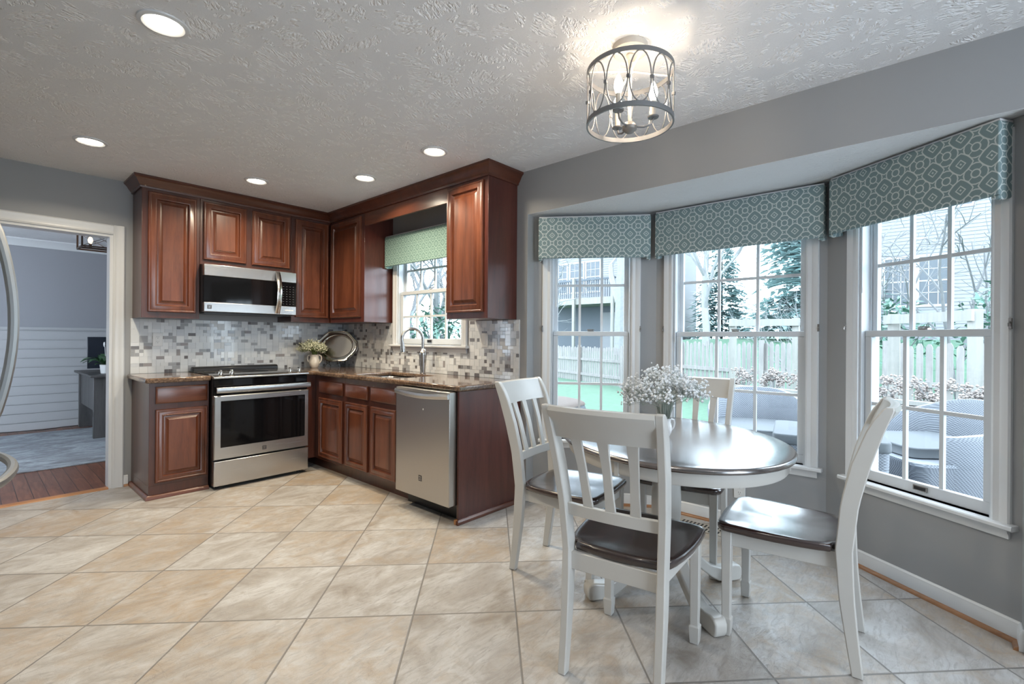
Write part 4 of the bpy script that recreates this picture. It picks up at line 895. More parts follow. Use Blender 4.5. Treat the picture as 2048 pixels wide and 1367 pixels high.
# ------------------------------------------------------------------ cornice valances (padded fabric boxes)
def cornice(name, label, seg, s0, s1, z0, z1, depth, mat, n_in=None):
    p = Vector((*seg[0], 0)); q = Vector((*seg[1], 0)); u = (q - p).normalized(); rot = math.atan2(-u.y, -u.x); c = p + u * ((s0 + s1) / 2)
    r = thing(name, label, 'valance', (c.x, c.y, z0), rot); h = (s1 - s0) / 2; H = z1 - z0; t = 0.02
    # front, two returns with a rounded lower drop, made as one padded shell; small leg below the front edge at both ends
    mb = MB()
    mb.box((-h, depth - t, 0), (h, depth, H))
    for sx in (-1, 1):
        mb.prism([(0.003, -0.005), (depth - 0.03, -0.018), (depth - 0.012, -0.014), (depth - t, 0.0), (depth - t, H), (0.003, H)], (sx * h, 0, 0), (0, 1, 0), (0, 0, 1), (-sx, 0, 0), t)
        mb.box((sx * h, depth - t, -0.014), (sx * (h - 0.03), depth, 0))
    mb.build('fabric_box', mat, r, bevel=0.006, seg=3)
    mb = MB(); mb.box((-h + 0.004, 0.003, H + 0.0005), (h - 0.004, depth - 0.010, H + 0.009)); mb.build('top_board', M['trim'], r)
    return r
cornice('fabric_valance', 'teal trellis fabric valance over the left bay window', BL, 0.040, 0.852, 1.822, 2.122, 0.09, M['fabric'])
cornice('fabric_valance', 'teal trellis fabric valance over the middle bay window', BC, 0.028, 1.076, 1.826, 2.132, 0.09, M['fabric'])
cornice('fabric_valance', 'teal trellis fabric valance over the right bay window', BR, 0.085, 0.882, 1.832, 2.138, 0.09, M['fabric'])
cornice('fabric_valance', 'sea green trellis fabric valance over the sink window', ((0, 0), (0, -3)), 0.968, 2.072, 1.910, 2.195, 0.10, M['fabric_green'])
for (seg, s, zt_, zb_, nm) in ((BL, 0.17, 1.85, 1.50, 'left'), (BC, 0.15, 1.85, 1.24, 'middle'), (BR, 0.225, 1.86, 1.52, 'right')):
    p = Vector((*seg[0], 0)); u = (Vector((*seg[1], 0)) - p).normalized(); n_ = Vector((u.y, -u.x, 0)); c = p + u * s + n_ * 0.012
    mb = MB((c.x, c.y, zb_)); mb.cyl((c.x, c.y, zb_), (c.x, c.y, zt_), 0.0035, n=8); mb.cyl((c.x, c.y, zb_ - 0.03), (c.x, c.y, zb_), 0.005, n=8)
    tag(mb.build('blind_wand', M['vinyl']), 'thin blind wand hanging at the left of the %s bay window' % nm, 'wand')

# ------------------------------------------------------------------ ceiling lights
PLACE = ['nearest the camera', 'above the doorway', 'above the stove cabinets', 'in front of the sink valance board', 'nearest the lantern']
for (x, y), wh in zip([(-2.232, -2.681), (-2.226, -0.886), (-1.222, -0.875), (-0.701, -1.618), (-0.691, -2.467)], PLACE):
    loc = (x, y, CZ); r = thing('recessed_light', 'round recessed ceiling light ' + wh, 'ceiling light', loc, 0, 'recessed ceiling lights')
    mb = MB(loc); mb.lathe([(0.088, -0.0005), (0.086, -0.006), (0.072, -0.010), (0.064, -0.006), (0.060, -0.0025)], loc, 32); mb.build('trim_ring', M['trim'], r)
    mb = MB(loc); mb.lathe([(0.0605, -0.002), (0.0605, -0.0045)], loc, 32); tag(mb.build('lens', M['led'], r), 'glowing lens')
    ld = bpy.data.lights.new('led', 'AREA'); ld.shape = 'DISK'; ld.size = 0.115; ld.energy = LED_W; ld.color = (1.0, 0.87, 0.66); ld.spread = math.radians(150)
    lo = bpy.data.objects.new('led', ld); COL.objects.link(lo); lo.parent = r; lo.location = (0, 0, -0.012)
# unseen fittings carrying on the grid, added as fill light for the near floor
for (x, y) in ((-2.23, -4.4), (-2.23, -6.2), (-0.9, -6.2)):
    loc = (x, y, CZ); r = thing('recessed_light', 'unseen recessed ceiling light added as fill behind the camera', 'ceiling light', loc, 0, 'added fill lights behind the camera')
    mb = MB(loc); mb.lathe([(0.088, -0.0005), (0.086, -0.006), (0.072, -0.010), (0.064, -0.006), (0.060, -0.0025)], loc, 24); mb.build('trim_ring', M['trim'], r)
    mb = MB(loc); mb.lathe([(0.0605, -0.002), (0.0605, -0.0045)], loc, 24); mb.build('lens', M['led'], r)
    ld = bpy.data.lights.new('led', 'AREA'); ld.shape = 'DISK'; ld.size = 0.115; ld.energy = LED_W * 0.3; ld.color = (1.0, 0.94, 0.86); ld.spread = math.radians(150)
    lo = bpy.data.objects.new('led', ld); COL.objects.link(lo); lo.parent = r; lo.location = (0, 0, -0.012)

# lantern-style semi-flush light
cx, cy, rad, z0, z1 = -0.890, -4.037, 0.180, 2.152, 2.368; loc = (cx, cy, CZ); r = thing('lantern_light', 'grey metal drum cage ceiling light with three candle bulbs', 'ceiling light', loc)
mb = MB(loc); mb.lathe([(0.074, CZ - 0.0005), (0.074, CZ - 0.026), (0.066, CZ - 0.033), (0.020, CZ - 0.037)], (cx, cy, 0), 32); mb.build('canopy', M['lampwash'], r)
mb = MB(loc); mb.cyl((cx, cy, CZ - 0.03), (cx, cy, 2.14), 0.0075, n=12); mb.lathe([(0.014, CZ - 0.028), (0.018, CZ - 0.045), (0.010, CZ - 0.06)], (cx, cy, 0), 16); mb.build('stem', M['lampwash'], r)
for zz, nm in ((z1, 'top_ring'), (z0, 'bottom_ring')):
    mb = MB(loc); mb.lathe([(rad - 0.0035, zz - 0.010), (rad + 0.0035, zz - 0.010), (rad + 0.0035, zz + 0.010), (rad - 0.0035, zz + 0.010)], (cx, cy, 0), 64, closed=True); mb.build(nm, M['lampgrey'], r)
for k in range(12):
    a0 = 2 * PI * k / 12 + math.radians(12); pts = []
    for i in range(36):
        t = 2 * PI * i / 36; a = a0 + math.cos(t) * 0.93 * PI / 12; pts.append((cx + rad * math.cos(a), cy + rad * math.sin(a), (z0 + z1) / 2 + math.sin(t) * (z1 - z0) / 2 * 0.93))
    mb = MB(loc); mb.tube(pts, 0.0028, 6, closed=True); a1 = a0 + PI / 12; mb.box((cx + rad * math.cos(a1) - 0.006, cy + rad * math.sin(a1) - 0.006, (z0 + z1) / 2 - 0.006), (cx + rad * math.cos(a1) + 0.006, cy + rad * math.sin(a1) + 0.006, (z0 + z1) / 2 + 0.006)); mb.build('oval_loop', M['lampgrey'], r)
mb = MB(loc)
for k in range(4): a = PI / 4 + k * PI / 2; mb.cyl((cx, cy, 2.375), (cx + rad * math.cos(a), cy + rad * math.sin(a), z1 - 0.004), 0.004, n=6)
mb.lathe([(0.012, 2.368), (0.014, 2.378), (0.010, 2.386)], (cx, cy, 0), 12); mb.build('spokes', M['lampwash'], r)
mb = MB(loc); mb.lathe([(0.006, 2.108), (0.016, 2.112), (0.030, 2.124), (0.032, 2.136), (0.022, 2.152), (0.010, 2.158)], (cx, cy, 0), 24); mb.build('hub', M['lampmetal'], r)
for k in range(3):
    a = math.radians(-59 + 120 * k); d = Vector((math.cos(a), math.sin(a), 0)); B = Vector((cx, cy, 2.135))
    mb = MB(loc); mb.tube([B + d * 0.028, B + d * 0.06 + Vector((0, 0, -0.002)), B + d * 0.090 + Vector((0, 0, 0.008)), B + d * 0.098 + Vector((0, 0, 0.034))], 0.0045, 8); mb.lathe([(0.006, 0), (0.022, 0.004), (0.024, 0.009), (0.012, 0.009)], B + d * 0.098 + Vector((0, 0, 0.030)), 16); arm = mb.build('arm', M['lampgrey'], r)
    mb = MB(loc); mb.cyl(B + d * 0.098 + Vector((0, 0, 0.039)), B + d * 0.098 + Vector((0, 0, 0.105)), 0.0115, n=14); mb.build('candle_sleeve', M['lampwash'], arm)
    mb = MB(loc); c = B + d * 0.098; mb.lathe([(0.009, 0.105), (0.013, 0.115), (0.0185, 0.135), (0.0165, 0.155), (0.009, 0.175), (0.002, 0.188)], c, 16); tag(mb.build('candle_bulb', M['bulb'], arm), 'glowing candle bulb')

# ------------------------------------------------------------------ refrigerator at the left edge
loc = (-3.12, -2.15, 0); r = thing('refrigerator', 'steel french-door refrigerator whose handles show at the left edge', 'refrigerator', loc); FX = -2.715
mb = MB(loc); mb.box((XL + 0.02, -2.60, 0.02), (FX - 0.06, -1.70, 1.78)); mb.build('case', M['black'], r, bevel=0.004)
for y in (-2.55, -1.75):
    for x in (XL + 0.08, FX - 0.12): mb = MB(loc); mb.cyl((x, y, 0.001), (x, y, 0.02), 0.02, n=10); mb.build('foot', M['black'], r)
def bow(mb, a, b, out, rad, n=14):
    a, b, out = Vector(a), Vector(b), Vector(out); pts = [a]
    for i in range(n + 1):
        t = i / n; pts.append(a + (b - a) * t + out * (0.35 + 0.65 * math.sin(PI * t) ** 0.8))
    pts.append(b); mb.tube(pts, rad, 10)
for (ya, yb, hy) in ((-2.60, -2.152, -2.175), (-2.148, -1.70, -2.120)):
    mb = MB(loc); mb.box((FX - 0.058, ya, 0.76), (FX, yb, 1.775)); d = mb.build('door', M['fridge'], r, bevel=0.006)
    mb = MB(loc); bow(mb, (FX, hy, 0.86), (FX, hy, 1.70), (0.098, 0, 0), 0.0165); mb.build('handle', M['fridge'], d)
mb = MB(loc); mb.box((FX - 0.058, -2.60, 0.08), (FX, -1.70, 0.752)); d = mb.build('freezer_drawer', M['fridge'], r, bevel=0.006)
mb = MB(loc); bow(mb, (FX, -2.52, 0.69), (FX, -1.78, 0.69), (0.098, 0, 0), 0.0175); mb.build('handle', M['fridge'], d)

# ------------------------------------------------------------------ floor register under the bay
loc = (0.41, -3.86, 0.0005); r = thing('floor_register', 'beige floor register with dark slots under the middle bay window', 'floor vent', loc); mb = MB(loc)
mb.box((0.345, -4.02, 0.0005), (0.475, -3.70, 0.006)); mb.build('plate', M['beige_metal'], r, bevel=0.002)
mb = MB(loc)
for row in (0.378, 0.442):
    for k in range(11): y = -3.735 - k * 0.025; mb.box((row - 0.024, y - 0.006, 0.006), (row + 0.024, y + 0.006, 0.0066))
mb.build('slots', M['rubberblack'], r)

# ------------------------------------------------------------------ dining chairs (one built, three copied)
def lerpf(tab, z):
    for (za, *a), (zb, *b) in zip(tab, tab[1:]):
        if za <= z <= zb: t = (z - za) / (zb - za); return [x + (y - x) * t for x, y in zip(a, b)]
    return list(tab[-1][1:])
POST = [(0.0, -0.270, 0.036, 0.176), (0.15, -0.250, 0.043, 0.176), (0.27, -0.236, 0.050, 0.177), (0.45, -0.226, 0.056, 0.178), (0.63, -0.243, 0.058, 0.187), (0.775, -0.275, 0.060, 0.195), (0.90, -0.315, 0.054, 0.201), (0.965, -0.342, 0.046, 0.204), (0.985, -0.354, 0.036, 0.205)]
def make_chair(label, loc, rot):
    r = thing('dining_chair', label, 'chair', loc, rot, 'dining chairs around the oval table')
    for sy in (1, -1):
        mb = MB(); R = []; zs = [0.001] + [0.985 * i / 24 for i in range(1, 25)]
        for z in zs:
            x, d, y = lerpf(POST, z); hw = 0.0145 if z > 0.4 else 0.0145 + 0.001
            R.append([Vector((x + a * d / 2, sy * y + b * hw, z)) for a, b in ((-1, -1), (1, -1), (1, 1), (-1, 1))])
        # rounded scroll at the top
        x, d, y = lerpf(POST, 0.985); R.append([Vector((x - 0.006 + a * d * 0.3, sy * y + b * 0.0145, 0.996)) for a, b in ((-1, -1), (1, -1), (1, 1), (-1, 1))])
        mb.rings(R); mb.build('back_post', M['chair_white'], r, bevel=0.004)
    for sy in (1, -1):
        mb = MB(); cx_, cy_ = 0.182, sy * 0.186
        R = [[Vector((cx_ + a * h, cy_ + b * h, z)) for a, b in ((-1, -1), (1, -1), (1, 1), (-1, 1))] for z, h in ((0.001, 0.0175), (0.062, 0.021), (0.070, 0.021), (0.076, 0.0165), (0.25, 0.018), (0.435, 0.020))]
        mb.rings(R); mb.build('leg', M['chair_white'], r, bevel=0.003)
    mb = MB(); zt, zb_ = 0.436, 0.372
    for sy in (1, -1): mb.prism([(-0.205, 0.166), (0.172, 0.190), (0.172, 0.174), (-0.205, 0.150)] if sy > 0 else [(-0.205, -0.166), (0.172, -0.190), (0.172, -0.174), (-0.205, -0.150)], (0, 0, zb_), (1, 0, 0), (0, 1, 0), (0, 0, 1), zt - zb_)
    mb.box((0.172, -0.17, zb_), (0.190, 0.17, zt)); mb.box((-0.235, -0.165, zb_ + 0.0), (-0.217, 0.165, zt)); mb.build('apron', M['chair_white'], r, bevel=0.002)
    # saddle seat
    outl = []
    def arc(cx_, cy_, rd, a0, a1, k=6): return [(cx_ + rd * math.cos(math.radians(a0 + (a1 - a0) * i / k)), cy_ + rd * math.sin(math.radians(a0 + (a1 - a0) * i / k))) for i in range(k + 1)]
    front = [(0.222 + 0.010 * math.cos(PI * (t / 8 - 0.5)), -0.175 + 0.35 * t / 8) for t in range(9)]
    outl += front + arc(0.175, 0.178, 0.047, 0 + 8, 85) + [(0.09, 0.228), (0.0, 0.225), (-0.09, 0.214), (-0.15, 0.202), (-0.185, 0.190), (-0.193, 0.160)] + [(-0.214, 0.155), (-0.226, 0.08), (-0.230, 0.0), (-0.226, -0.08), (-0.214, -0.155)] + [(-0.193, -0.160), (-0.185, -0.190), (-0.15, -0.202), (-0.09, -0.214), (0.0, -0.225), (0.09, -0.228)] + arc(0.175, -0.178, 0.047, -85, -8)
    R = []
    for f, z in ((0.965, 0.4365), (0.99, 0.440), (1.0, 0.447), (1.0, 0.458), (0.988, 0.465), (0.965, 0.468), (0.88, 0.4665), (0.70, 0.4605), (0.45, 0.457), (0.2, 0.458)):
        ring = []
        for x, y in outl:
            zz = z
            if f < 0.9: zz += 0.0035 * max(0, 1 - abs(y) / 0.12) * (1 if x > 0 else 0.3)
            ring.append(Vector((x * f, y * f, zz)))
        R.append(ring)
    mb = MB(); mb.rings(R); mb.build('seat', M['seat'], r, angle=50)
    # bowed rails
    def rail(name, za, zb_, th, bow, roll=False):
        mb = MB(); R = []
        for i in range(17):
            t = -1 + 2 * i / 16; ring = []
            for k, z in enumerate((za, (za + zb_) / 2, zb_)):
                x, d, y = lerpf(POST, z); b = -bow * (1 - t * t); yy = t * (y - 0.0135); ring.append((x + b, yy, z))
            bk = [(x - th / 2, y, z) for x, y, z in ring]; fr = [(x + th / 2, y, z) for x, y, z in ring[::-1]]
            if roll:
                x, y, z = ring[-1]; bk = bk[:-1] + [(x - 0.016, y, z - 0.020), (x - 0.024, y, z - 0.004), (x - 0.018, y, z + 0.010), (x - 0.004, y, z + 0.013)]; fr = [(x + 0.010, y, z + 0.006)] + fr
            R.append([Vector(p) for p in bk + fr])
        mb.rings(R); return mb.build(name, M['chair_white'], r, bevel=0.0 if roll else 0.002, angle=45)
    rail('top_rail', 0.878, 0.982, 0.022, 0.022, True); rail('lower_rail', 0.578, 0.622, 0.020, 0.012)
    for k in (-1, 0, 1):
        mb = MB(); R = []
        for i in range(13):
            t = i / 12; z = 0.612 + t * 0.275; x, d, y = lerpf(POST, z); hw = 0.0150 + 0.0045 * (2 * t - 1) ** 2 + 0.002 * t; yc = k * (0.088 + 0.016 * t); b = -0.012 - 0.008 * t + 0.006 * abs(k)
            R.append([Vector((x + b + a * 0.006, yc + c * hw, z)) for a, c in ((-1, -1), (1, -1), (1, 1), (-1, 1))])
        mb.rings(R); mb.build('slat', M['chair_white'], r, bevel=0.0015)
    return r
ch = make_chair('white dining chair nearest the camera, its slatted back turned to us', (-1.007, -4.142, 0), math.radians(8.0))
GRP = 'dining chairs around the oval table'
dup(ch, (-0.614, -3.571, 0), math.radians(-81.8), 'white dining chair beside the cherry end panel', GRP)
dup(ch, (-0.070, -3.951, 0), math.radians(190.4), 'white dining chair on the far side of the table by the middle window', GRP)
dup(ch, (-0.452, -4.543, 0), math.radians(94.8), 'white dining chair seen side-on below the right bay window', GRP)

# ------------------------------------------------------------------ table
tcx, tcy, ta, tb_, trot = -0.462, -4.030, 0.635, 0.515, math.radians(47.5); loc = (tcx, tcy, 0)
r = thing('dining_table', 'oval pedestal dining table with dark top and white base', 'table', loc)
def ell(f_in, z, n=96, dz=0.0): return [Vector((tcx + (ta - f_in) * math.cos(2 * PI * i / n) * math.cos(trot) - (tb_ - f_in) * math.sin(2 * PI * i / n) * math.sin(trot), tcy + (ta - f_in) * math.cos(2 * PI * i / n) * math.sin(trot) + (tb_ - f_in) * math.sin(2 * PI * i / n) * math.cos(trot), z)) for i in range(n)]
mb = MB(loc); mb.rings([ell(0.012, 0.7305), ell(0.003, 0.733), ell(0.0, 0.739), ell(0.001, 0.747), ell(0.006, 0.7525), ell(0.014, 0.755), ell(0.10, 0.7552)]); mb.build('tabletop', M['tabletop'], r, angle=50)
mb = MB(loc); mb.rings([ell(0.055, 0.676), ell(0.034, 0.676), ell(0.030, 0.682), ell(0.030, 0.7302), ell(0.055, 0.7302)], closed=True); ap = mb.build('apron', M['chair_white'], r)
for deg in (128, 232, 308, 52):
    a = math.radians(deg); c_, s_ = (ta - 0.036) * math.cos(a), (tb_ - 0.036) * math.sin(a); x, y = tcx + c_ * math.cos(trot) - s_ * math.sin(trot), tcy + c_ * math.sin(trot) + s_ * math.cos(trot)
    nx_, ny_ = (x - tcx), (y - tcy); l = math.hypot(nx_, ny_); nx_ /= l; ny_ /= l
    mb = MB(loc); mb.prism([(-0.010, -0.010), (0.010, -0.010), (0.010, 0.010), (-0.010, 0.010)], (x, y, 0.668), (nx_, ny_, 0), (-ny_, nx_, 0), (0, 0, 1), 0.062); mb.build('apron_block', M['chair_white'], ap, bevel=0.002)
mb = MB(loc); mb.lathe([(0.16, 0.700), (0.16, 0.7304)], (tcx, tcy, 0), 32); mb.lathe([(0.070, 0.7), (0.062, 0.68), (0.056, 0.655), (0.060, 0.63), (0.067, 0.54), (0.071, 0.44), (0.070, 0.36), (0.062, 0.325), (0.072, 0.31), (0.072, 0.295), (0.060, 0.285), (0.062, 0.17), (0.040, 0.15)], (tcx - 0.01, tcy + 0.005, 0), 32); mb.build('pedestal', M['chair_white'], r)
for k in range(4):
    a = math.radians(56 + 90 * k); d = Vector((math.cos(a), math.sin(a), 0)); s_ = Vector((-d.y, d.x, 0)); o = Vector((tcx - 0.01, tcy + 0.005, 0))
    top = [(0.045, 0.285), (0.085, 0.265), (0.13, 0.215), (0.18, 0.150), (0.24, 0.098), (0.30, 0.075), (0.345, 0.074), (0.385, 0.082), (0.412, 0.078), (0.425, 0.058), (0.424, 0.025), (0.414, 0.004), (0.395, 0.001)]
    bot = [(0.330, 0.001), (0.290, 0.010), (0.245, 0.036), (0.19, 0.078), (0.13, 0.130), (0.085, 0.165), (0.045, 0.180)]
    pol = top + bot; mb = MB(loc); mb.prism(pol, o - s_ * 0.029, d, (0, 0, 1), s_, 0.058); mb.build('foot', M['chair_white'], r, bevel=0.008, seg=3)
vb = (-0.505, -4.030, 0.7553)
vase('flower_vase', 'small white two-handled vase on the dining table, partly behind the near chair', vb, M['porcelain_w'], 0.66)
bouquet('flower_bouquet', "white baby's-breath standing in the vase on the dining table", (vb[0], vb[1], 0.845), (0.185, 0.185), 0.235, 0.0068, 88, M['blossom'], M['stem_grey'], 11, 13)

# ================================================================== OUTSIDE
# lawn rising behind the fence
def gz(x, y):
    def ss(a, b, t): t = max(0, min(1, (t - a) / (b - a))); return t * t * (3 - 2 * t)
    return -0.30 + ss(12.6, 19, x) * (0.85 + 0.75 * ss(9, 3, y)) + ss(20, 45, x) * 0.6
mb = MB(); nx, ny = 48, 56; X = [0.4 + i * 1.3 for i in range(nx)]; Y = [-34 + j * 1.3 for j in range(ny)]
mb.add([(x, y, gz(x, y)) for x in X for y in Y], [(i * ny + j, (i + 1) * ny + j, (i + 1) * ny + j + 1, i * ny + j + 1) for i in range(nx - 1) for j in range(ny - 1)])
struct(mb.build('ground_lawn', M['lawn']), 'green lawn of the back yard', 'lawn')
# deck
r = thing('deck', 'grey board deck outside the bay windows', 'deck', (2.6, -4.4, -0.05)); struct(r); o3 = (2.6, -4.4, -0.05); mb = MB(o3); y = -7.0
while y < -1.2:
    mb.box((0.75, y, -0.085), (3.84, y + 0.135, -0.05)); y += 0.142
mb.build('boards', M['deckboard'], r)
mb = MB(o3); mb.box((0.8, -7.0, -0.29), (0.9, -1.2, -0.087)); mb.box((3.7, -7.0, -0.29), (3.8, -1.2, -0.087)); mb.build('joists', M['plantwood'], r)
# picket fence sections
def fence(name, label, a, b, h=1.22):
    a, b = Vector((*a, 0)), Vector((*b, 0)); u = (b - a).normalized(); L = (b - a).length; n = Vector((-u.y, u.x, 0)); z0_ = gz(a.x, a.y) - 0.02
    r = thing(name, label, 'fence', ((a.x + b.x) / 2, (a.y + b.y) / 2, z0_), 0, 'picket fence sections across the yard'); off = tuple(r.location); mb = MB(off); k = int(L / 0.135)
    for i in range(k):
        p = a + u * (0.02 + i * 0.135); hh = h * (1 + 0.02 * math.sin(i * 2.3))
        mb.prism([(0, 0.06), (0.092, 0.06), (0.092, hh - 0.05), (0.066, hh), (0.026, hh), (0, hh - 0.05)], p + Vector((0, 0, z0_)), u, (0, 0, 1), n, 0.018)
    mb.build('pickets', M['fencewood'], r)
    for zr in (0.28, 0.80):
        mb = MB(off); mb.prism([(0, 0), (L, 0), (L, 0.09), (0, 0.09)], a + n * 0.018 * 0 - n * 0.038 + Vector((0, 0, z0_ + zr)), u, (0, 0, 1), n, 0.037); mb.build('rail', M['fencewood'], r)
    mb = MB(off); c = a - n * 0.05; mb.box((c.x - 0.05, c.y - 0.05, z0_), (c.x + 0.05, c.y + 0.05, z0_ + h + 0.06)); mb.build('post', M['fencewood'], r)
P0, P1 = Vector((13.6, 9.3, 0)), Vector((6.85, -6.6, 0)); NF = 7
FL = ['weathered picket fence section, leftmost through the left bay window', 'weathered picket fence section behind the lawn in the left bay window', 'weathered picket fence section behind the flower vase', 'weathered picket fence section below the grassy hill', 'weathered picket fence section behind the tall post frame', 'weathered picket fence section behind the dried hydrangeas', 'weathered picket fence section, nearest one in the right bay window']
for i in range(NF):
    A = P0 + (P1 - P0) * (i / NF); B = P0 + (P1 - P0) * ((i + 1) / NF - 0.004); fence('picket_fence', FL[i], (A.x, A.y), (B.x, B.y), 1.28 if i < 4 else 1.5)
# post-and-beam frames at the deck edge
def frame(label, posts, ztop, t=0.05):
    c = posts[0]; r = thing('post_frame', label, 'wooden frame', (c[0], c[1], -0.3)); off = (c[0], c[1], -0.3)
    for x, y in posts: mb = MB(off); mb.box((x - t, y - t, -0.3), (x + t, y + t, ztop + 0.015)); mb.build('post', M['postwood'], r)
    a, b = Vector((*posts[0], 0)), Vector((*posts[-1], 0)); u = (b - a).normalized(); n = Vector((-u.y, u.x, 0)); mb = MB(off)
    mb.prism([(-0.06, -0.12), ((b - a).length + 0.06, -0.12), ((b - a).length + 0.06, 0), (-0.06, 0)], a - n * (t + 0.04) + Vector((0, 0, ztop)), u, (0, 0, 1), n, 0.039); mb.build('beam', M['postwood'], r)
    return r
frame('pale wooden post-and-beam frame seen through the middle bay window', [(6.29, -2.20), (6.47, -3.17)], 1.60)
frame('pale wooden post-and-beam frame seen through the right bay window', [(5.55, -4.55), (4.72, -5.33)], 1.585, 0.066)
# raised planter with dried hydrangeas
loc = (4.5, -4.0, -0.3); r = thing('planter', 'long raised wooden planter along the deck', 'planter', loc); mb = MB(loc)
mb.prism([(4.75, -2.55), (3.95, -5.55), (4.30, -5.65), (5.10, -2.65)], (0, 0, -0.3), (1, 0, 0), (0, 1, 0), (0, 0, 1), 0.82); mb.build('box', M['plantwood'], r)
mb = MB(loc); mb.prism([(4.71, -2.50), (3.89, -5.60), (4.00, -5.63), (4.82, -2.53)], (0, 0, 0.525), (1, 0, 0), (0, 1, 0), (0, 0, 1), 0.045); mb.build('cap_board', M['postwood'], r)
HP = [(4.93 + (yy + 2.6) * 0.2667, yy) for yy in (-2.82, -3.25, -3.68, -4.11, -4.54, -4.97, -5.38)]
HL = ['leftmost in the planter', 'second in the planter, left of the fence post', 'third from the left in the planter', 'in the middle of the planter', 'right of the middle of the planter', 'behind the wicker chair in the planter', 'rightmost in the planter']
for i, (x, y) in enumerate(HP):
    rr = random.Random(40 + i); loc = (x, y, 0.52); r = thing('dried_hydrangea', 'brown dried hydrangea bush ' + HL[i], 'plant', loc, 0, 'dried hydrangeas in the planter'); ms, mh = MB(loc), MB(loc)
    for k in range(12):
        tip = Vector((x + rr.uniform(-0.12, 0.12), y + rr.uniform(-0.16, 0.16), 0.54 + rr.uniform(0.05, 0.26))); ms.tube([(x, y, 0.50), tip], 0.004, 4)
        for q in range(26): c = tip + Vector((rr.gauss(0, 0.032), rr.gauss(0, 0.032), rr.gauss(0, 0.026))); mh.octa(c, rr.uniform(0.010, 0.020))
    ms.build('stems', M['bark'], r); mh.build('flower_heads', M['hydrangea'], r)
# wicker seating on the deck
def wicker_chair(label, c, rot, w=0.95, d=0.85):
    r = thing('wicker_chair', label, 'outdoor chair', (*c, -0.05), rot, 'wicker seats on the deck'); mb = MB()
    R = [rrect(-d / 2 * f, d / 2 * f, -w / 2 * f, w / 2 * f, 0.10, z) for f, z in ((0.86, 0.002), (0.90, 0.06), (0.97, 0.36), (1.0, 0.40), (0.99, 0.42))]; mb.rings(R); mb.build('base', M['wicker'], r)
    # curved shell: back and arms in one sweep
    mb = MB(); R = []; n = 22
    for i in range(n + 1):
        a = math.radians(62 + (360 - 124) * i / n); k = 0.5 - 0.5 * math.cos(PI * min(1, 2 * (0.5 - abs(i / n - 0.5)))); top = 0.60 + 0.20 * k
        ex = lambda q: Vector((d / 2 * q * math.copysign(abs(math.cos(a)) ** 0.7, math.cos(a)), w / 2 * q * math.copysign(abs(math.sin(a)) ** 0.7, math.sin(a)), 0))
        o_, i_ = ex(1.03), ex(0.88); f = 0.90
        R.append([ex(0.90) + Vector((0, 0, 0.02)), o_ + Vector((0, 0, 0.40)), ex(1.07) + Vector((0, 0, top - 0.02)), ex(1.05) + Vector((0, 0, top + 0.01)), ex(0.94) + Vector((0, 0, top + 0.01)), ex(0.92) + Vector((0, 0, top - 0.02)), i_ + Vector((0, 0, 0.41)), ex(0.84) + Vector((0, 0, 0.41 - 0.2))])
    mb.rings(R); mb.build('shell', M['wicker'], r, angle=50)
    mb = MB(); mb.rings([rrect(-0.30, 0.40, -0.36, 0.36, 0.08, z) for z in (0.422, 0.43, 0.49, 0.50)]); mb.build('cushion', M['concrete_cover'], r, bevel=0.015); return r
wicker_chair('curved wicker armchair outside the right bay window', (2.30, -4.98), math.radians(128), 1.05, 0.95)
wicker_chair('curved wicker armchair outside the middle bay window, further left', (2.15, -3.75), math.radians(-160), 0.85, 0.8)
loc = (1.35, -4.42, -0.05); r = thing('wicker_ottoman', 'square wicker ottoman close to the middle bay window', 'outdoor seat', loc, math.radians(12)); mb = MB()
mb.rings([rrect(-0.33 * f, 0.33 * f, -0.33 * f, 0.33 * f, 0.05, z) for f, z in ((0.93, 0.002), (0.95, 0.05), (1.0, 0.50), (1.0, 0.56))]); mb.build('base', M['wicker'], r); mb = MB(); mb.rings([rrect(-0.34, 0.34, -0.34, 0.34, 0.05, z) for z in (0.562, 0.575, 0.62, 0.63)]); mb.build('cushion', M['concrete_cover'], r, bevel=0.012)
loc = (1.12, -1.92, -0.25); r = thing('covered_grill', 'grey covered grill with a tan top outside the left bay window', 'grill', loc, math.radians(8)); mb = MB()
mb.rings([rrect(-0.36 * f, 0.36 * f, -0.42 * f, 0.42 * f, 0.06, z) for f, z in ((1.06, 0.0), (1.0, 0.25), (0.98, 0.70), (0.90, 0.80))]); mb.build('cover', M['concrete_cover'], r); mb = MB(); mb.rings([rrect(-0.36 * f, 0.36 * f, -0.42 * f, 0.42 * f, 0.06, z) for f, z in ((0.92, 0.802), (0.90, 0.825), (0.82, 0.85), (0.55, 0.88), (0.40, 0.885))]); mb.build('lid', M['brown_cover'], r)

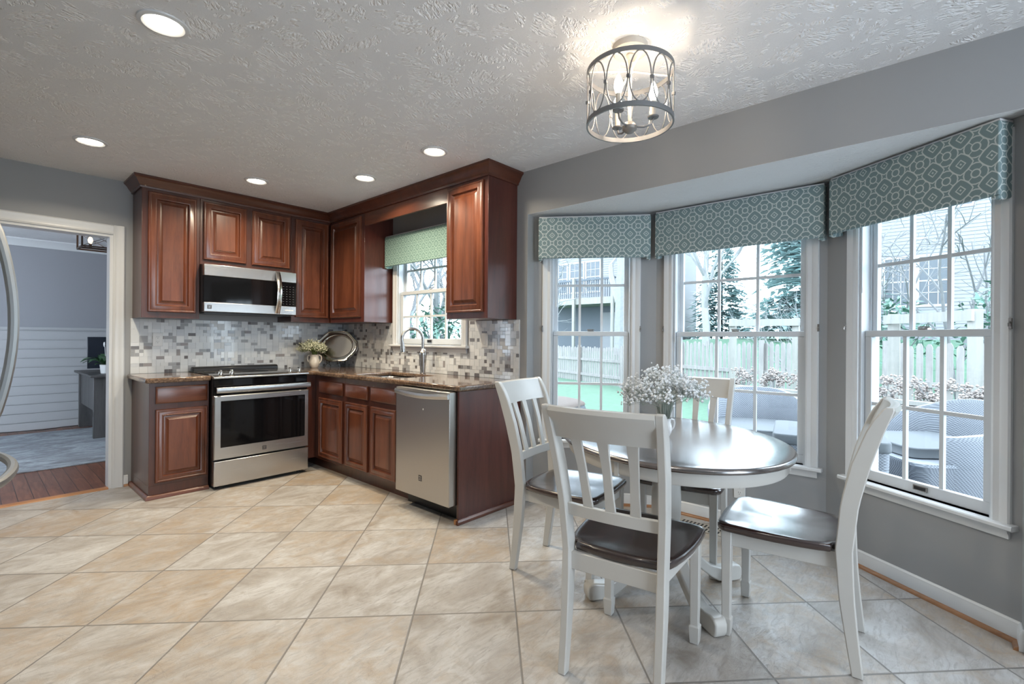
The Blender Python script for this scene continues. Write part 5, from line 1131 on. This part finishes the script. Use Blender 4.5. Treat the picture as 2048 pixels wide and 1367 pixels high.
# houses
def siding(mb, y0_, y1_, z0_, z1_, x, step=0.13, holes=()):
    z = z0_
    while z < z1_ - 1e-4:
        z2 = min(z + step, z1_); cuts = [(y0_, y1_)]
        for (a, b, c, d) in holes:
            if z2 > c + 0.01 and z < d - 0.01:
                cuts = [seg for (s, e) in cuts for seg in ((s, min(e, a)), (max(s, b), e)) if seg[1] - seg[0] > 0.01]
        for s, e in cuts:
            mb.prism([(0.0, 0.0), (-0.022, 0.0), (-0.004, z2 - z), (0.0, z2 - z)], (x, s, z), (1, 0, 0), (0, 0, 1), (0, 1, 0), e - s)
        z = z2
def house_window(root, off, x, yc, z0_, w_, h_, pair=False):
    mb = MB(off); t = 0.09
    mb.box((x - 0.05, yc - w_ / 2 - t, z0_ - t), (x + 0.02, yc + w_ / 2 + t, z0_)); mb.box((x - 0.05, yc - w_ / 2 - t, z0_ + h_), (x + 0.02, yc + w_ / 2 + t, z0_ + h_ + t))
    for s in (-1, 1): mb.box((x - 0.05, yc + s * w_ / 2, z0_), (x + 0.02, yc + s * (w_ / 2 + t), z0_ + h_))
    for k in (1, 2): y = yc - w_ / 2 + w_ * k / 3; mb.box((x - 0.04, y - 0.012, z0_), (x - 0.02, y + 0.012, z0_ + h_))
    for k in (1, 2, 3): z = z0_ + h_ * k / 4; mb.box((x - 0.04, yc - w_ / 2, z - (0.025 if k == 2 else 0.012)), (x - 0.02, yc + w_ / 2, z + (0.025 if k == 2 else 0.012)))
    f = mb.build('window', M['outtrim'], root); mb = MB(off); mb.box((x - 0.028, yc - w_ / 2, z0_), (x + 0.02, yc + w_ / 2, z0_ + h_)); mb.build('pane', M['housewin'], f)
def house(label, x, y0_, y1_, z0_, z1_, wins, depth=8):
    off = (x, (y0_ + y1_) / 2, z0_); r = thing('house', label, 'house', off); mb = MB(off); siding(mb, y0_, y1_, z0_, z1_, x); mb.box((x + 0.0005, y0_, z0_), (x + depth, y1_, z1_))
    for y in (y0_, y1_): mb.box((x - 0.03, y - 0.08, z0_), (x + 0.02, y + 0.08, z1_))
    mb.build('walls', M['siding'], r)
    mb = MB(off); mb.prism([(-0.6, -0.15), (depth + 0.6, -0.15), (depth / 2, 2.6)], (x, y0_ - 0.4, z1_ + 0.15), (1, 0, 0), (0, 0, 1), (0, 1, 0), y1_ - y0_ + 0.8); mb.build('roof', M['dark_siding'], r)
    for (yc, zc, w_, h_) in wins: house_window(r, off, x, yc, zc, w_, h_)
    return r, off
# far left house with a raised deck
r, off = house('pale two-storey house with a raised deck, seen through the left bay window', 21.3, 5.9, 17.0, 0.2, 8.2, [(11.6, 4.05, 0.9, 1.7), (10.45, 4.05, 0.9, 1.7), (12.8, 4.05, 0.9, 1.7)], 4)
mb = MB(off); mb.box((18.9, 7.6, 3.1), (21.25, 13.4, 3.45)); mb.build('deck_floor', M['postwood'], r)
mb = MB(off); mb.box((21.0, 7.6, 0.2), (21.25, 13.4, 3.1)); mb.build('dark_lower_wall', M['dark_siding'], r)
mb = MB(off); mb.box((20.9, 8.55, 0.3), (20.99, 9.6, 2.75)); mb.build('door', M['siding'], r)
mb = MB(off); mb.box((18.9, 7.6, 4.35), (19.0, 13.4, 4.45))
for k in range(42): y = 7.65 + k * 0.137; mb.box((18.93, y, 3.45), (18.97, y + 0.035, 4.35))
mb.build('deck_railing', M['dark_siding'], r)
for y in (7.7, 10.1, 13.3): mb = MB(off); mb.box((18.76, y - 0.07, 0.1), (18.89, y + 0.07, 4.5)); mb.build('deck_post', M['postwood'], r)
house('white sided house with paired windows, seen through the right bay window', 20.4, -15.0, -2.2, 0.2, 8.6, [(-3.72, 2.60, 0.72, 1.75), (-4.78, 2.60, 0.80, 1.75), (-5.35, 6.1, 0.9, 1.4)])
r = bpy.data.objects
# trees
def branch(mb, p, d, l, rad, depth, rr, up=0.12):
    n = 4; pts = [Vector(p)]; dd = Vector(d).normalized()
    for i in range(n):
        dd = (dd + Vector((rr.gauss(0, 0.10), rr.gauss(0, 0.10), rr.gauss(0, 0.06) + up * 0.25))).normalized(); pts.append(pts[-1] + dd * l / n)
    mb.tube(pts, [rad * (1 - 0.45 * i / n) for i in range(n + 1)], 5)
    if depth <= 0: return
    for k in range(rr.choice([2, 3, 3]) if depth > 1 else 3):
        t = rr.uniform(0.45, 1.0); i = min(n - 1, int(t * n)); q = pts[i] + (pts[i + 1] - pts[i]) * (t * n - i)
        a = rr.uniform(0, 2 * PI); side = dd.orthogonal().normalized(); side = Matrix.Rotation(a, 3, dd) @ side
        branch(mb, q, dd + side * rr.uniform(0.5, 1.0), l * rr.uniform(0.55, 0.78), rad * 0.55, depth - 1, rr, up)
def bare_tree(label, x, y, h, rad, seed, stems=1, mat='bark', depth=5, lean=(0, 0)):
    rr = random.Random(seed); z0_ = gz(x, y); loc = (x, y, z0_); r = thing('bare_tree', label, 'tree', loc, 0, 'bare trees in the yard'); mt, mbr = MB(loc), MB(loc)
    for k in range(stems):
        a = 2 * PI * k / stems + rr.uniform(0, 1); d = Vector((math.cos(a) * 0.22 * (stems > 1) + lean[0], math.sin(a) * 0.22 * (stems > 1) + lean[1], 1)).normalized(); p = Vector((x, y, z0_ - 0.05)); n = 5; pts = [p]
        for i in range(n): d = (d + Vector((rr.gauss(0, 0.06), rr.gauss(0, 0.06), 0))).normalized(); pts.append(pts[-1] + d * h * 0.45 / n)
        mt.tube(pts, [rad * (1 - 0.35 * i / n) for i in range(n + 1)], 7)
        for q in range(3 + (stems == 1) * 2):
            i = rr.choice([2, 3, 4, 5]); aa = rr.uniform(0, 2 * PI); branch(mbr, pts[i], d * 0.9 + Vector((math.cos(aa), math.sin(aa), 0.3)) * 0.8, h * 0.27, rad * 0.5, depth - 2, rr)
        branch(mbr, pts[-1], d, h * 0.3, rad * 0.65, depth - 2, rr)
    mt.build('trunk', M[mat], r); mbr.build('branches', M[mat], r); return r
bare_tree('big pale bare tree in front of the house with the raised deck', 16.8, 5.95, 11, 0.42, 3, mat='bark')
bare_tree('small bare tree leaning over the fence at the left bay window', 9.2, 4.7, 4.2, 0.06, 8, 3, 'bark', 5, (0.1, 0.15))
bare_tree('bare tree on the grassy hill left of the evergreens', 17.3, 2.37, 8.5, 0.17, 15, 1, 'bark', 7)
bare_tree('multi-stemmed bare tree in front of the white sided house', 12.6, -5.35, 6.2, 0.050, 21, 3, 'bark_dark', 4)
bare_tree('slim bare tree at the left of the right bay window', 14.8, -3.75, 6.0, 0.045, 27, 2, 'bark_dark', 4)
bare_tree('low arching bare shrub in front of the evergreens', 11.5, -2.3, 3.0, 0.035, 33, 4, 'bark', 5)
bare_tree('tangled bare tree outside the sink window', 3.1, 2.6, 5.2, 0.07, 41, 3, 'bark', 6)
bare_tree('taller bare tree further off outside the sink window', 4.6, 4.9, 7.5, 0.11, 52, 3, 'bark_dark', 7)
bare_tree('thin bare tree at the right of the sink window', 3.6, 1.0, 4.6, 0.05, 58, 3, 'bark', 6)
def evergreen(label, x, y, h, w_, seed, nb=700):
    rr = random.Random(seed); z0_ = gz(x, y); loc = (x, y, z0_); r = thing('evergreen_tree', label, 'tree', loc, 0, 'evergreens behind the fence'); mb = MB(loc)
    mb.tube([(x, y, z0_ - 0.05), (x, y, z0_ + h * 0.96)], [h * 0.012, 0.015], 8); mb.build('trunk', M['bark_dark'], r); mb = MB(loc)
    for k in range(nb):
        t = rr.random() ** 1.35; z = z0_ + 0.05 * h + t * h * 0.93; a = rr.uniform(0, 2 * PI); L = w_ * (1 - t) ** 0.85 * rr.uniform(0.75, 1.08) + 0.08; d = Vector((math.cos(a), math.sin(a), 0)); s_ = Vector((-d.y, d.x, 0)); m_ = 4
        for q in range(m_):
            f0 = 0.30 + 0.7 * q / m_; c = Vector((x, y, z)) + d * L * f0 + Vector((0, 0, -0.20 * L * f0 * f0 + rr.uniform(-0.05, 0.05))); ww = 0.16 * L * (1.25 - f0) + 0.05; ll = L * 0.30
            for sg in (-1, 1):
                e_ = c + (d * 0.8 + s_ * sg * 0.75) * ll * rr.uniform(0.6, 1.1) + Vector((0, 0, rr.uniform(-0.12, 0.05) * L)); mb.add([c - s_ * sg * ww * 0.2, c + d * ww * 0.6, e_, c - d * ww * 0.5 + s_ * sg * ww * 0.3], [(0, 1, 2, 3)])
    mb.build('foliage', M['evergreen'], r, recalc=False); return r
evergreen('large blue-green evergreen at the right of the middle bay window', 20.6, -1.0, 11.5, 2.9, 5, 900)
evergreen('evergreen at the left of the middle bay window behind the bare tree', 24.0, 4.0, 6.8, 2.0, 6, 650)
def shrub(label, x, y, h, w_, n, seed, leaf=0.09, z0_=None):
    rr = random.Random(seed); z0_ = gz(x, y) if z0_ is None else z0_; loc = (x, y, z0_); r = thing('leafy_shrub', label, 'shrub', loc, 0, 'leafy shrubs outside'); ms, ml = MB(loc), MB(loc)
    for k in range(9): a = rr.uniform(0, 2 * PI); q = rr.uniform(0.2, 0.8) * w_; ms.tube([(x, y, z0_ - 0.03), (x + math.cos(a) * q * 0.4, y + math.sin(a) * q * 0.4, z0_ + h * 0.5), (x + math.cos(a) * q, y + math.sin(a) * q, z0_ + h * 0.9)], 0.012, 5)
    for k in range(n):
        a, ph, q = rr.uniform(0, 2 * PI), rr.uniform(-0.3, 1.5), rr.random() ** 0.4; c = Vector((x + math.cos(a) * math.cos(ph) * w_ * q, y + math.sin(a) * math.cos(ph) * w_ * q, z0_ + h * 0.5 + math.sin(ph) * h * 0.55 * q)); d = Vector((rr.gauss(0, 1), rr.gauss(0, 1), rr.gauss(-0.2, 0.6))).normalized(); s_ = d.cross(Vector((0, 0, 1)) + Vector((rr.gauss(0, .3), rr.gauss(0, .3), 0))).normalized(); l = leaf * rr.uniform(0.7, 1.4)
        ml.add([c, c + d * l * 0.45 + s_ * l * 0.2, c + d * l, c + d * l * 0.45 - s_ * l * 0.2], [(0, 1, 2, 3)])
    ms.build('stems', M['bark_dark'], r); ml.build('leaves', M['shrubleaf'], r, recalc=False)
shrub('broad-leaved green shrub low outside the sink window', 1.55, 0.15, 1.75, 0.85, 800, 3, 0.125)
shrub('taller green shrub right outside the sink window', 2.75, 1.75, 2.1, 0.9, 800, 4, 0.125)
shrub('green shrub in front of the white sided house, behind the post frame', 13.5, -4.0, 2.5, 1.3, 500, 5, 0.22)
shrub('green shrub at the right edge of the right bay window', 10.2, -5.9, 2.6, 0.9, 450, 6, 0.20)

# light portals in the window openings (they emit nothing, they only guide the sky sampling)
def portal(c, rot, w_, h_):
    ld = bpy.data.lights.new('window_portal', 'AREA'); ld.shape = 'RECTANGLE'; ld.size = w_; ld.size_y = h_; ld.cycles.is_portal = True
    o = bpy.data.objects.new('window_portal', ld); COL.objects.link(o); o.location = c; o.rotation_euler = rot
for seg, (a, b) in ((BL, WL), (BC, WC), (BR, WR)):
    p = Vector((*seg[0], 0)); u = (Vector((*seg[1], 0)) - p).normalized(); n_ = Vector((-u.y, u.x, 0)); c = p + u * ((a + b) / 2) + n_ * 0.15
    portal((c.x, c.y, (WZ0 + WZ1) / 2), (PI / 2, 0, math.atan2(-n_.y, -n_.x) - PI / 2), b - a, WZ1 - WZ0)
portal((0.15, -1.52, 1.65), (PI / 2, 0, PI / 2), 1.0, 1.0)
portal((DX0 - 0.1, 1.97, 1.45), (PI / 2, 0, -PI / 2), 1.3, 1.2)
portal((-1.76, YF - 0.14, 1.1), (PI / 2, 0, 0), 1.6, 2.2)
